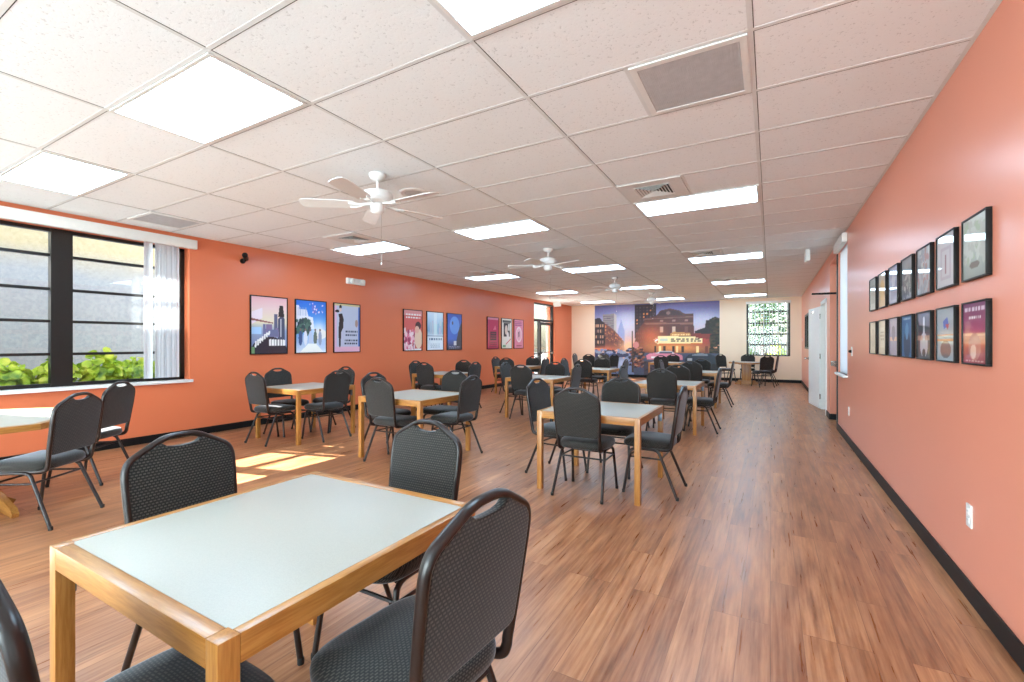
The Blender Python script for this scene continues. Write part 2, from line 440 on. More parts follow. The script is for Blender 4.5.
def valance(parent, x0, x1, y0, y1, z0, z1):
    m = MB(); m.box(x0, x1, y0, y1, z0, z1, .004); return m.build('valance', M['white'], parent)
def vane_mb(w, ang, z0, z1):
    m = MB(); n = 4; pts = []
    for i in range(n + 1):
        u = (i / n - .5) * w; b = .006 * (1 - (2 * i / n - 1) ** 2)
        pts.append((u * math.cos(ang) - b * math.sin(ang), u * math.sin(ang) + b * math.cos(ang)))
    o = 0
    for z in (z0, z1):
        for p in pts: m.v.append((p[0], p[1], z))
    for i in range(n): m.face((i, i + 1, n + 2 + i, n + 1 + i))
    return m
t = thing('vertical_blind', 'white vertical blind drawn to one end of the big window', 'blind', (LW, WIN1[1], 0))
t2 = valance(t, 0.0, .07, -2.74, .07, 2.64, 2.765)
nv = 13
for i in range(nv):
    y = -.50 + i * .031; a = PI / 2 - .5 if i % 2 else PI / 2 + .75
    if i in (2, 3): continue
    m = vane_mb(.089, a - PI / 2 + PI / 2, .845, 2.66); m.xf(Matrix.Translation((-.045, y, 0))); m.build('vane', M['vane'], t)

# end wall window + blind
t = thing('window_5', 'tall barred window in the cream end wall', 'window', kind='structure'); m = MB(); x0, x1, z0, z1 = WB; gy = BW + .08
for a, b in ((x0, x0 + .06), (x1 - .06, x1)): m.box(a, b, gy - .03, gy + .03, z0, z1)
m.box(x0, x1, gy - .03, gy + .03, z0, z0 + .05); m.box(x0, x1, gy - .03, gy + .03, z1 - .04, z1)
for z in (1.25, 1.61, 1.98, 2.36): m.box(x0, x1, gy - .02, gy + .03, z - .027, z + .027)
m.build('window_frame', M['alu'], t, 0); pane(t, x0 + .03, x1 - .03, gy - .003, gy + .003, z0, z1)
t = thing('vertical_blind', 'open vertical blind across the end wall window', 'blind', ((x0 + x1) / 2, BW, 0))
valance(t, -.66, .66, -.05, .02, 2.635, 2.72)
for i in range(14):
    m = vane_mb(.089, PI / 2 - .36 + .12 * math.sin(i * 2.3), .90, 2.64); m.xf(Matrix.Translation((-.55 + i * .085, .02, 0))); m.build('vane', M['vane'], t)
# unseen rear glazing, made up as the opening for the rear fill lamp
t = thing('window_6', 'wide unseen glazing added behind the viewer for fill light', 'window', kind='structure'); m = MB(); x0, x1, z0, z1 = WR; gy = NW - .1
for k in range(6):
    x = x0 + (x1 - x0) * k / 5; m.box(x - .04, x + .04, gy - .03, gy + .03, z0, z1)
m.box(x0, x1, gy - .03, gy + .03, z0, z0 + .06); m.box(x0, x1, gy - .03, gy + .03, z1 - .06, z1)
m.build('window_frame', M['alu'], t, 0); pane(t, x0, x1, gy - .003, gy + .003, z0, z1)

# glazed door in the poster wall
y0, y1, z0, z1 = DOOR1; gx = LW - .10
t = thing('door_1', 'glazed storefront door with transom in the poster wall', 'door', (gx, y0, 0), kind='structure')
m = MB(); W = y1 - y0
for a, b in ((0, .06), (W - .06, W), (.56, .62)): m.box(-.05, .05, a, b, 0, z1 if a != .56 else 2.10)
m.box(-.05, .05, 0, W, z1 - .05, z1); m.box(-.05, .05, 0, W, 2.08, 2.16); m.box(-.05, .05, 0, W, 0, .03)
m.box(-.04, .04, .06, .56, .90, .95)
m.build('door_frame', M['alu'], t, 0)
m = MB()
for a, b in ((.63, .72), (W - .15, W - .07)): m.box(-.025, .025, a, b, .03, 2.07)
m.box(-.025, .025, .72, W - .15, .03, .28); m.box(-.025, .025, .72, W - .15, 1.97, 2.07)
lf = m.build('door_leaf', M['alu'], t, 0)
m = MB(); m.tube([(.07, .70, .95), (.07, W - .12, .95)], .018); m.box(.02, .08, .66, .72, .92, .98); m.box(.02, .08, W - .13, W - .07, .92, .98)
m.build('push_bar', M['chrome'], lf)
pane(t, -.003, .003, .66, W - .1, .2, 2.0); pane(t, -.003, .003, .05, .57, .03, 2.1); pane(t, -.003, .003, .05, W - .05, 2.14, z1 - .03)

# window with drawn shade in the salmon wall
y0, y1, z0, z1 = WIN3
t = thing('window_3', 'narrow window in the salmon wall behind a drawn shade', 'window', kind='structure'); m = MB()
for a, b in ((y0, y0 + .05), (y1 - .05, y1)): m.box(RW + .06, RW + .12, a, b, z0, z1)
m.box(RW + .06, RW + .12, y0, y1, z0, z0 + .05); m.box(RW + .06, RW + .12, y0, y1, z1 - .05, z1)
m.build('window_frame', M['alu'], t, 0); pane(t, RW + .088, RW + .092, y0 + .03, y1 - .03, z0, z1)
MB().box(RW - .05, RW + .05, y0 - .03, y1 + .03, z0 - .03, z0, .004).build('window_sill', M['white'], t)
t = thing('vertical_blind', 'closed white vertical blind on the salmon wall beside the exit', 'blind', (RW, y0, 0))
valance(t, -.062, -.003, -.03, .93, 2.66, 2.78)
for i in range(11):
    m = vane_mb(.089, PI / 2 + .15, .885, 2.66); m.xf(Matrix.Translation((.025, .035 + i * .082, 0))); m.build('vane', M['vane'], t)

# exit door recessed in the salmon wall
y0, y1, z0, z1 = DOOR2
t = thing('door_2', 'dark exit door recessed in the salmon wall', 'door', (RW, y0, 0), kind='structure'); W = y1 - y0; m = MB()
m.box(-.012, .13, -.05, .03, 0, z1); m.box(.10, .15, W - .05, W, 0, z1); m.box(.10, .15, 0, W, z1 - .05, z1); m.box(.10, .15, 0, W, 2.12, 2.20)
m.build('door_frame', M['alu'], t, 0)
m = MB(); m.box(.105, .145, .04, W - .05, .01, 2.11); lf = m.build('door_leaf', M['alu'], t, 0)
m = MB(); m.box(-.0, .02, .10, W - .12, .94, 1.0, .006); m.box(.0, .11, .10, .16, .93, 1.01, .005); m.box(.0, .11, W - .2, W - .12, .93, 1.01, .005); m.build('push_bar', M['chrome'], lf)
m = MB(); m.box(.04, .105, .08, .36, 2.02, 2.09, .006); m.tube([(.03, .24, 2.10), (-.30, .38, 2.115)], .012); m.tube([(-.30, .38, 2.105), (.12, .72, 2.13)], .010); m.build('door_closer', M['frameblack'], lf)
MB().box(.12, .128, 0.03, W - .03, 2.2, z1 - .04).build('glazing', M['glass'], t, 0)

# white door folded open
y0, y1, z0, z1 = DOOR3
t = thing('door_3', 'white door standing open against the salmon wall', 'door', (RW, y1, 0), kind='structure'); m = MB(); W = y1 - y0
for a, b in ((-W - .05, -W + .02), (-.02, .05)): m.box(-.018, .17, a, b, 0, z1 + .02)
m.box(-.018, .17, -W - .05, .05, z1 - .02, z1 + .05); m.build('door_frame', M['white'], t, 0)
m = MB(); m.box(-.02, .022, 0.0, .93, .012, 2.04, .003); m.xf(Matrix.Translation((-.025, .0, 0)) @ Matrix.Rotation(.13, 4, 'Z')); lf = m.build('door_leaf', M['white'], t)
m = MB()
for z in (.25, 1.05, 1.85): m.tube([(-.03, -.005, z - .05), (-.03, -.005, z + .05)], .011)
m.build('hinge', M['chrome'], lf)
m = MB(); m.lathe([(.0, 0), (.028, .0), (.028, .012), (.012, .02), (.012, .045), (.026, .055), (.022, .075), (0, .08)], n=16)
m.xf(Matrix.Translation((-.165, .86, .98)) @ Matrix.Rotation(-PI / 2, 4, 'Y')); m.build('door_knob', M['chrome'], lf)
m = MB(); m.box(-.13, -.075, .50, .72, 1.93, 2.0, .008); m.build('door_closer', M['chrome'], lf)
m = MB(); m.box(RW + .9, RW + 1.0, 9.0, 12.5, 0, H); m.box(RW + .16, RW + 1.0, 9.0, 9.05, 0, H) ; m.box(RW + .16, RW + 1.0, 12.45, 12.5, 0, H); m.box(RW + .16, RW + 1.0, 9.0, 12.5, -.1, 0); m.box(RW + .16, RW + 1.0, 9, 12.5, H, H + .05)
struct('wall_hall', m, M['cream'], 'pale side room beyond the open white door', 'wall')
# dark internal window further along
y0, y1, z0, z1 = WIN4
t = thing('window_4', 'black-framed internal window near the end of the salmon wall', 'window', kind='structure'); m = MB()
for k in range(4):
    y = y0 + (y1 - y0) * k / 3; m.box(RW - .012, RW + .06, max(y0, y - .05), min(y1, y + .05), z0, z1)
m.box(RW - .012, RW + .06, y0, y1, z0, z0 + .05); m.box(RW - .012, RW + .06, y0, y1, z1 - .05, z1); m.build('window_frame', M['alu'], t, 0)
pane(t, RW + .03, RW + .034, y0, y1, z0, z1)
m = MB(); m.box(RW + .5, RW + .55, 12.55, BW, 0, H); struct('wall_office', m, M['cream'], 'pale wall inside the room behind the internal window', 'wall')

# ------------------------------------------------------------------ tables
def table_proto():
    t = thing('dining_table', '', 'table'); a = .4625; L = .046; h = .705; A, B_ = .030, .042
    MB().box(-a + A, a - A, -a + B_, a - B_, h - .028, h - .0005, .001).build('tabletop', M['laminate'], t)
    k = L + .0006
    for q in (-1, 1):
        MB().box(-a + k, a - k, q * a, q * (a - B_ + .0006), h - .064, h, .002).build('rail', M['oakx'], t)
        MB().box(q * a, q * (a - A + .0006), -a + k, a - k, h - .064, h, .002).build('rail', M['oaky'], t)
    for sx in (-1, 1):
        for sy in (-1, 1):
            x = sx * (a - L / 2); y = sy * (a - L / 2)
            lg = MB().box(x - L / 2, x + L / 2, y - L / 2, y + L / 2, 0, h, .002).build('leg', M['oakz'], t)
            yi = sy * (a - L); m = MB().box(x - .018, x + .018, yi - sy * .001, yi - sy * .004, h - .15, h - .068, .001)
            b = m.build('bracket', M['steel'], lg); b['label'] = 'galvanised steel plate'
            m = MB().lathe([(0, 0), (.007, 0), (.006, .003), (0, .004)], n=10); m.xf(Matrix.Translation((x, yi - sy * .004, h - .135)) @ Matrix.Rotation(sy * PI / 2, 4, 'X'))
    return t
def octa(a): 
    b = a * math.tan(PI / 8); return [(a, -b), (a, b), (b, a), (-b, a), (-a, b), (-a, -b), (-b, -a), (b, -a)]
def pedestal_table(a, label, loc, rz, group, panels):
    t = thing('pedestal_table', label, 'table', loc, rz, group); h = .705; w = .06
    MB().prism(octa(a - w), h - .03, h - .001).build('tabletop', M['laminate'], t)
    O, I = octa(a), octa(a - w + .0005)
    for i in range(8):
        j = (i + 1) % 8
        MB().prism([O[i], O[j], I[j], I[i]], h - .045, h + .001).build('rim', M['oakx'] if i % 4 in (1,) else M['oaky'], t)
    MB().box(-.22, .22, -.22, .22, h - .075, h - .04, .004).build('under_block', M['oakx'], t)
    MB().box(-panels, panels, -.11, .11, .12, h - .07, .006).build('post', M['oakz'], t)
    qx, qy, ox = (.60, .30, .21) if a > .6 else (.31, .31, .14)
    def foot_poly(q): return [(-q, 0), (q, 0), (q + .02, .03), (q - .03, .065), (min(.24, q - .06), .12), (-min(.24, q - .06), .12), (-q + .03, .065), (-q - .02, .03)]
    for sy in (-1, 1):
        m = MB(); m.prism(foot_poly(qx), -.02, .02); m.xf(Matrix.Translation((0, sy * ox, .0)) @ Matrix.Rotation(PI / 2, 4, 'X')); m.build('foot', M['oakx'], t)
        m = MB(); m.prism(foot_poly(qy), -.02, .02); m.xf(Matrix.Translation((sy * (panels + .024), 0, .0)) @ Matrix.Rotation(PI / 2, 4, 'Z') @ Matrix.Rotation(PI / 2, 4, 'X')); m.build('foot', M['oaky'], t)
    return t

# ------------------------------------------------------------------ chairs
BK = [(.184, .47), (.192, .58), (.198, .70), (.200, .79), (.196, .832), (.180, .862), (.146, .885), (.108, .906), (.076, .923), (.042, .933), (0, .935)]
def by(z): return -.19 - (z - .47) * .15
def chair_proto():
    t = thing('banquet_chair', '', 'chair')
    # seat cushion
    m = MB(); n = 48; lay = [(.0, .408), (.80, .406), (.95, .409), (.995, .42), (1.0, .44), (.985, .457), (.94, .470), (.84, .480), (.55, .488), (0, .490)]
    for s_, z in lay[1:-1]:
        for k in range(n):
            w = 2 * PI * k / n; c, s = math.cos(w), math.sin(w)
            x = math.copysign(abs(c) ** .5, c); y = math.copysign(abs(s) ** .5, s)
            r = 1 - .07 * (y < 0) * abs(y); drop = .012 * max(0, y - .75) / .25 if z > .43 else 0
            m.v.append((x * .222 * s_ * r, .028 + y * .215 * s_, z - drop))
    N = len(lay) - 2
    for i in range(N - 1):
        for k in range(n): k2 = (k + 1) % n; m.face((i * n + k, i * n + k2, (i + 1) * n + k2, (i + 1) * n + k))
    m.face([k for k in range(n)][::-1]); m.face([(N - 1) * n + k for k in range(n)])
    m.build('seat', M['fabric'], t, 60)
    # back frame tube
    right = [(x, by(z), z) for x, z in BK]
    tail = [(.172, .14, .398), (.174, .0, .398), (.178, -.12, .40), (.181, -.17, .412), (.183, -.186, .44)]
    half = smoothpath(tail + right, 5)
    full = half + [Vector((-p.x, p.y, p.z)) for p in reversed(half[:-1])]
    MB().tube(full, .0165, .0125, n=12, up=Vector((0, 0, 1))).build('back_frame', M['tube'], t, 60)
    # padded panel with a hand slot at the top
    out = [(x - .004, z) for x, z in BK[1:8]]
    out = [(Vector((x, 0, z))) for x, z in [(.160, .515), (.182, .53)] + out[0:7]]
    out = smoothpath(out, 4)
    pts = [(p.x, p.z - (.004 if p.z > .85 else 0)) for p in out] + [(.084, .917), (.068, .909), (.055, .899), (.03, .894)]
    poly = pts + [(0, .893)] + [(-x, z) for x, z in reversed(pts)]
    bm = bmesh.new(); vs = [bm.verts.new((x, 0, z)) for x, z in poly]; f = bm.faces.new(vs)
    r = bmesh.ops.extrude_face_region(bm, geom=[f]); 
    for q in [e for e in r['geom'] if isinstance(e, bmesh.types.BMVert)]: q.co.y += .03
    bmesh.ops.recalc_face_normals(bm, faces=bm.faces)
    big = [q for q in bm.faces if len(q.verts) > 10]; ed = set(e for q in big for e in q.edges)
    bmesh.ops.bevel(bm, geom=list(ed), offset=.007, segments=3, profile=.6, affect='EDGES', clamp_overlap=True)
    for q in bm.verts: q.co.y += by(q.co.z) - .015
    m = MB(); m.bm(bm); m.build('backrest', M['fabric'], t, 50)
    for sx in (-1, 1):
        fr = smoothpath([(sx * .212, .215, .006), (sx * .197, .165, .33), (sx * .192, .148, .375), (sx * .187, .11, .392), (sx * .186, .03, .394)], 5)
        rr = smoothpath([(sx * .222, -.24, .006), (sx * .199, -.105, .33), (sx * .193, -.082, .372), (sx * .187, -.045, .392), (sx * .186, .031, .394)], 5)
        for pth in (fr, rr):
            lg = MB().tube(pth, .0125, n=10).build('leg', M['tube'], t, 60)
            p = pth[0]; MB().lathe([(.0130, 0), (.0138, .004), (.0138, .022), (.0128, .026)], p.x, p.y, 12).build('glide', M['glide'], lg, 50)
        MB().tube([(sx * .197, .166, .32), (sx * .2, -.109, .32)], .008, n=8).build('stretcher', M['tube'], t)
    MB().tube([(-.2, -.107, .325), (.2, -.107, .325)], .008, n=8).build('stretcher', M['tube'], t)
    MB().tube([(-.197, .165, .325), (.197, .165, .325)], .008, n=8).build('stretcher', M['tube'], t)
    return t

TABLES = [  # key, center x, center y, rotation, description used by its chairs, own label
    ('A1', -1.435, .968, 0, 'first aisle-row table', 'square oak table with pale top, first of the aisle row'),
    ('A2', -1.375, 4.155, 0, 'second aisle-row table', 'square oak table with pale top, second of the aisle row'),
    ('A3', -1.375, 7.36, 0, 'third aisle-row table', 'square oak table with pale top, third of the aisle row'),
    ('A4', -1.40, 10.45, 0, 'fourth aisle-row table', 'square oak table with pale top, fourth and last of the aisle row'),
    ('M1', -3.66, 4.14, 0, 'first middle-row table', 'square oak table with pale top, first of the middle row'),
    ('M2', -3.61, 7.38, 0, 'second middle-row table', 'square oak table with pale top, second of the middle row'),
    ('M3', -3.60, 10.38, 0, 'third middle-row table', 'square oak table with pale top, third of the middle row'),
    ('M4', -2.84, 14.85, 0, 'small table before the mural', 'square oak table standing before the middle of the mural'),
    ('P1', -5.73, 4.18, 0, 'table under the first poster trio', 'square oak table with pale top under the first poster trio'),
    ('P2', -5.74, 7.35, 0, 'table under the second poster trio', 'square oak table with pale top under the second poster trio'),
    ('P3', -5.77, 10.52, 0, 'table under the third poster trio', 'square oak table with pale top under the third poster trio'),
    ('P4', -5.30, 15.1, 0, 'table by the glass door', 'square oak table with pale top inside the glass door'),
]
tp = table_proto()
for i, (k, x, y, r, d, lab) in enumerate(TABLES):
    o = tp if i == 0 else copy_tree(tp)
    o.location = (x, y, 0); o.rotation_euler = (0, 0, r); tag(o, lab, 'table', 'square oak tables')
pedestal_table(.75, 'large octagonal oak-edged pedestal table beside the big window', (-5.55, .92, 0), 0, None, .11)
pedestal_table(.50, 'small octagonal oak pedestal table under the end wall window', (-.66, 16.3, 0), 0, None, .13)

N_, E_, S_, W_ = 0, -PI / 2, PI, PI / 2      # facing +y, +x, -y, -x
D = {k: d for k, _, _, _, d, _ in TABLES}
near, far_, wal, ais = 'near side of the', 'far side of the', 'poster-wall side of the', 'salmon-wall side of the'
CH = [  # x, y of the back, facing, label
    (-2.13, .97, E_ + .03, wal, 'A1'), (-1.44, 1.70, S_, far_, 'A1'), (-.625, .955, W_ - .09, ais, 'A1'), (-1.245, .24, N_, near, 'A1'),
    (-1.42, 3.59, N_, near, 'A2'), (-.67, 4.20, W_, ais, 'A2'), (-2.13, 4.30, E_ - .12, wal, 'A2'), (-1.40, 4.84, S_, far_, 'A2'),
    (-1.36, 6.74, N_, near, 'A3'), (-.66, 7.39, W_, ais, 'A3'), (-2.10, 7.40, E_, wal, 'A3'), (-1.38, 8.12, S_, far_, 'A3'),
    (-1.40, 9.84, N_, near, 'A4'), (-.68, 10.5, W_, ais, 'A4'), (-2.10, 10.4, E_, wal, 'A4'), (-1.40, 11.4, S_, far_, 'A4'),
    (-3.70, 3.58, N_, near, 'M1'), (-2.99, 4.32, W_, ais, 'M1'), (-4.38, 4.16, E_, wal, 'M1'), (-3.72, 4.98, S_, far_, 'M1'),
    (-3.71, 6.84, N_, near, 'M2'), (-2.96, 7.53, W_, ais, 'M2'), (-4.42, 7.54, E_, wal, 'M2'), (-3.66, 8.15, S_, far_, 'M2'),
    (-3.72, 9.83, N_, near, 'M3'), (-2.87, 10.3, W_, ais, 'M3'), (-4.43, 10.42, E_, wal, 'M3'), (-3.75, 11.3, S_, far_, 'M3'),
    (-2.86, 14.1, N_, near, 'M4'), (-2.78, 15.6, S_, far_, 'M4'),
    (-5.79, 3.47, N_, near, 'P1'), (-5.13, 4.22, W_, ais, 'P1'), (-6.36, 4.16, E_, wal, 'P1'), (-5.84, 4.95, S_, far_, 'P1'),
    (-5.76, 6.75, N_, near, 'P2'), (-5.07, 7.45, W_, ais, 'P2'), (-6.48, 7.32, E_, wal, 'P2'), (-5.85, 8.15, S_, far_, 'P2'),
    (-5.78, 9.9, N_, near, 'P3'), (-4.98, 10.5, W_, ais, 'P3'), (-6.48, 10.52, E_, wal, 'P3'), (-5.72, 11.25, S_, far_, 'P3'),
    (-5.24, 14.38, N_, near, 'P4'), (-4.52, 14.85, W_ - .5, ais, 'P4'), (-6.05, 15.18, E_, wal, 'P4'), (-5.24, 15.92, S_, far_, 'P4'),
]
chairs = [(x, y, a, 'charcoal padded banquet chair on the %s %s' % (s, D[k]), 'chairs around the square tables') for x, y, a, s, k in CH]
og = 'chairs around the octagonal tables'
chairs += [
    (-4.52, 1.365, math.atan2(.83, -.56), 'charcoal banquet chair turned away, in front of the octagonal window table', og),
    (-5.50, 1.96, math.atan2(.80, -.60), 'grey-lit banquet chair between the octagonal table and the big window', og),
    (-1.45, 16.70, math.atan2(-.7, -.7), 'grey banquet chair on the mural side of the end-window table', og),
    (-.65, 17.12, S_, 'charcoal banquet chair under the end wall window, facing the room', og),
    (-.08, 15.36, N_ + .55, 'charcoal banquet chair with its back turned at the end-window table', og),
    (.20, 16.22, W_ - .1, 'banquet chair seen edge-on on the salmon-wall side of the end-window table', og),
]
cp = chair_proto()
for i, (x, y, a, lab, grp) in enumerate(chairs):
    o = cp if i == 0 else copy_tree(cp)
    fx, fy = -math.sin(a), math.cos(a)
    o.location = (x + .245 * fx, y + .245 * fy, 0); o.rotation_euler = (0, 0, a); tag(o, lab, 'chair', grp)

# ------------------------------------------------------------------ ceiling fittings
def light_proto():
    t = thing('ceiling_light', '', 'light', (0, 0, H)); x0, x1, y0, y1 = .014, TX - .014, .014, TY - .014; m = MB()
    w = .022
    m.box(x0, x1, y0, y0 + w, -.010, 0); m.box(x0, x1, y1 - w, y1, -.010, 0); m.box(x0, x0 + w, y0 + w, y1 - w, -.010, 0); m.box(x1 - w, x1, y0 + w, y1 - w, -.010, 0)
    m.build('frame', M['whitemetal'], t, 0)
    MB().box(x0 + w, x1 - w, y0 + w, y1 - w, -.006, -.001).build('diffuser', M['diffuser'], t, 0)
    return t
lp = light_proto(); first = True
CN = {-1: 'aisle', -3: 'middle', -5: 'poster-wall'}; RN = {-13: 'far behind the viewer', -7: 'behind the viewer', -1: 'first', 5: 'second', 11: 'third', 17: 'fourth', 23: 'last'}
for c in (-1, -3, -5):
    for r in (-13, -7, -1, 5, 11, 17, 23):
        o = lp if first else copy_tree(lp); first = False
        o.location = (GX + c * TX, GY + r * TY, H)
        lab = 'lit fluorescent ceiling panel, %s%s the %s line' % (RN[r], ' of' if r > -7 else ', in', CN[c])
        tag(o, lab, 'ceiling light', 'fluorescent ceiling panels')
def return_grille(label, c, r):
    t = thing('ceiling_vent', label, 'vent', (GX + c * TX, GY + r * TY, H), group='square return grilles'); w = TX / 2; a, b = .014, .05; m = MB()
    m.box(a, w - a, a, b, -.010, 0); m.box(a, w - a, TY - b, TY - a, -.010, 0); m.box(a, b, b, TY - b, -.010, 0); m.box(w - b, w - a, b, TY - b, -.010, 0)
    m.build('frame', M['whitemetal'], t, 0)
    MB().box(b, w - b, b, TY - b, -.004, -.001).build('backing', M['grilleback'], t, 0)
    m = MB(); n = 46
    for i in range(n):
        y = b + (i + .5) * (TY - 2 * b) / n; m.box(b, w - b, y - .0042, y + .0042, -.0065, -.0045)
    for i in range(n):
        x = b + (i + .5) * (w - 2 * b) / n; m.box(x - .003, x + .003, b, TY - b, -.0072, -.0066)
    m.build('grille', M['darkgrille'], t, 0)
return_grille('grey square return grille in the ceiling near the salmon wall', -.5, 1)
return_grille('grey square return grille in the ceiling above the big window', -5.5, 1)
def diffuser(label, c, r):
    t = thing('ceiling_vent', label, 'vent', (GX + c * TX + TX / 4, GY + (r + .5) * TY, H), group='louvred air diffusers'); q = TX / 4 - .014
    m = MB(); k = .17
    m.box(-q, q, -q, -k, -.008, 0); m.box(-q, q, k, q, -.008, 0); m.box(-q, -k, -k, k, -.008, 0); m.box(k, q, -k, k, -.008, 0); m.build('panel', M['whitemetal'], t, 0)
    MB().box(-k, k, -k, k, -.002, 0).build('backing', M['shadowgap'], t, 0)
    m = MB()
    for i in range(6):                    # four banks of slanted louvres, each a ring of strips
        a = k - i * .028
        for w in range(4):
            o = len(m.v); m.v += [(-a, -a, -.012), (a, -a, -.012), (a - .016, -a + .016, -.003), (-a + .016, -a + .016, -.003), (-a, -a, -.010), (a, -a, -.010), (a - .016, -a + .016, -.0015), (-a + .016, -a + .016, -.0015)]
            for f in ((0, 1, 2, 3), (7, 6, 5, 4), (0, 4, 5, 1), (2, 6, 7, 3), (1, 5, 6, 2), (0, 3, 7, 4)): m.face([o + j for j in f])
            m.xf(Matrix.Rotation(w * PI / 2, 4, 'Z'), o)
    m.build('louvres', M['whitemetal'], t, 0)
for r, n in ((4, 'second'), (10, 'third'), (16, 'fourth')):
    diffuser('white louvred air diffuser beside the %s panel of the aisle line' % n, -1, r)
    diffuser('white louvred air diffuser beside the %s panel of the poster-wall line' % n, -4.5, r)

def fan_proto():
    t = thing('ceiling_fan', '', 'fan', (0, 0, H))
    MB().lathe([(.075, -.001), (.075, -.02), (.062, -.045), (.03, -.06), (.02, -.062)], n=28).build('canopy', M['whitemetal'], t, 40)
    MB().lathe([(.012, -.058), (.012, -.15)], n=14).build('downrod', M['whitemetal'], t, 40)
    MB().lathe([(.03, -.14), (.075, -.15), (.125, -.168), (.135, -.19), (.135, -.225), (.12, -.25), (.085, -.265), (.07, -.268)], n=32).build('motor_housing', M['whitemetal'], t, 30)
    MB().lathe([(.06, -.266), (.062, -.30), (.058, -.335), (.045, -.352), (.02, -.358)], n=24).build('switch_housing', M['whitemetal'], t, 40)
    for k in range(5):
        R = Matrix.Rotation(2 * PI * k / 5, 4, 'Z'); pitch = Matrix.Rotation(math.radians(13), 4, 'X')
        poly = [(.20, -.045), (.24, -.058), (.42, -.066), (.60, -.070), (.65, -.060), (.665, -.03), (.665, .03), (.65, .060), (.60, .070), (.42, .066), (.24, .058), (.20, .045)]
        m = MB(); m.prism(poly, -.003, .003); m.xf(R @ Matrix.Translation((0, 0, -.275)) @ pitch)
        bl = m.build('blade', M['whitemetal'], t, 30)
        m = MB(); m.tube(smoothpath([(.06, 0, .012), (.11, .0, .004), (.16, .018, -.005), (.20, .03, -.007), (.245, .03, -.006)], 4), .010, .005, 8); m.tube(smoothpath([(.06, 0, .012), (.11, .0, .004), (.16, -.018, -.005), (.20, -.03, -.007), (.245, -.03, -.006)], 4), .010, .005, 8)
        m.xf(R @ Matrix.Translation((0, 0, -.277)) @ pitch); m.build('blade_bracket', M['whitemetal'], bl, 40)
    m = MB(); m.tube([(.035, 0, -.345), (.035, 0, -.78)], .0016, n=6); m.lathe([(.004, -.81), (.006, -.80), (.006, -.785), (.003, -.778)], .035, 0, 10)
    m.build('pull_chain', M['chrome'], t, 40)
    return t
fp = fan_proto()
for i, (x, y, a, n) in enumerate([(-3.06, 2.95, 1.25, 'first'), (-3.10, 6.63, .9, 'second'), (-3.12, 10.3, .5, 'third'), (-3.10, 13.97, .2, 'fourth')]):
    o = fp if i == 0 else copy_tree(fp); o.location = (x, y, H); o.rotation_euler = (0, 0, a)
    tag(o, 'white five-bladed ceiling fan with pull chain, %s along the room' % n, 'ceiling fan', 'ceiling fans')
t = thing('ceiling_speaker', 'round white ceiling disc beside the first fan', 'ceiling speaker', (-3.12, 3.50, H))
MB().lathe([(.15, -.001), (.15, -.006), (.13, -.012), (.12, -.008)], n=32).build('ring', M['whitemetal'], t, 30)
MB().lathe([(.119, -.006), (.08, -.010), (.02, -.012)], n=32).build('grille', M['darkgrille'], t, 30)
t = thing('exit_light', 'white box light hanging from the ceiling near the salmon wall', 'ceiling light', (.52, 8.75, H))
MB().lathe([(.035, -.001), (.035, -.01), (.012, -.015), (.012, -.03)], n=16).build('mount', M['white'], t)
MB().box(-.03, .03, -.14, .14, -.20, -.03, .006).build('housing', M['white'], t)
t = thing('exit_sign', 'small white box sign on the poster wall above the glass door', 'sign', (LW, 15.72, 2.68), group=None)
MB().box(.0, .02, -.05, .05, .05, .14, .003).build('mount', M['white'], t); MB().box(.02, .30, -.025, .025, -.0, .19, .006).build('housing', M['white'], t)
t = thing('emergency_light', 'white twin-head emergency light high on the poster wall', 'emergency light', (LW, 6.26, 2.46))
MB().box(0, .06, -.22, .22, .0, .115, .012).build('housing', M['white'], t)
for s in (-1, 1):
    m = MB(); m.lathe([(.03, -.01), (.048, .02), (.05, .045), (.04, .05)], n=20); m.xf(Matrix.Translation((.06, s * .13, .06)) @ Matrix.Rotation(PI / 2, 4, 'Y') @ Matrix.Rotation(.2 * s, 4, 'X')); m.build('lamp_head', M['white'], t, 40)
t = thing('security_camera', 'small black security camera high on the wall beside the big window', 'camera', (LW, 4.07, 2.585))
m = MB(); m.lathe([(.04, 0), (.04, .012), (.015, .02)], n=18); m.xf(Matrix.Rotation(PI / 2, 4, 'Y')); m.build('mount', M['frameblack'], t)
m = MB(); m.tube([(.01, 0, 0), (.07, 0, -.01), (.09, 0, .03)], .011, n=10); m.build('arm', M['frameblack'], t)
m = MB(); m.lathe([(.02, -.07), (.036, -.065), (.036, .06), (.04, .065), (.04, .085), (.0, .08)], n=20); m.xf(Matrix.Translation((.10, -.01, .05)) @ Matrix.Rotation(1.2, 4, 'X') @ Matrix.Rotation(.9, 4, 'Y')); m.build('body', M['frameblack'], t, 40)

def plate(name, label, cat, y, z, kind):
    t = thing(name, label, cat, (RW, y, z)); MB().box(-.007, 0, -.035, .035, -.058, .058, .003).build('cover_plate', M['white'], t)
    if kind == 'outlet':
        for s in (-1, 1):
            m = MB(); m.box(-.0095, -.006, -.017, .017, s * .022 - .014, s * .022 + .014, .004); q = m.build('socket', M['white'], t)
            m = MB(); m.box(-.0099, -.009, -.008, -.006, s * .022 - .003, s * .022 + .007); m.box(-.0099, -.009, .006, .008, s * .022 - .003, s * .022 + .007); m.build('slot', M['black'], q, 0)
    elif kind == 'switch': MB().box(-.016, -.006, -.006, .006, -.012, .014, .002).build('toggle', M['white'], t)
    elif kind == 'lock': 
        m = MB(); m.lathe([(.018, 0), (.018, .02), (.01, .03)], n=14); m.xf(Matrix.Translation((-.007, 0, 0)) @ Matrix.Rotation(-PI / 2, 4, 'Y')); m.build('key_switch', M['frameblack'], t)
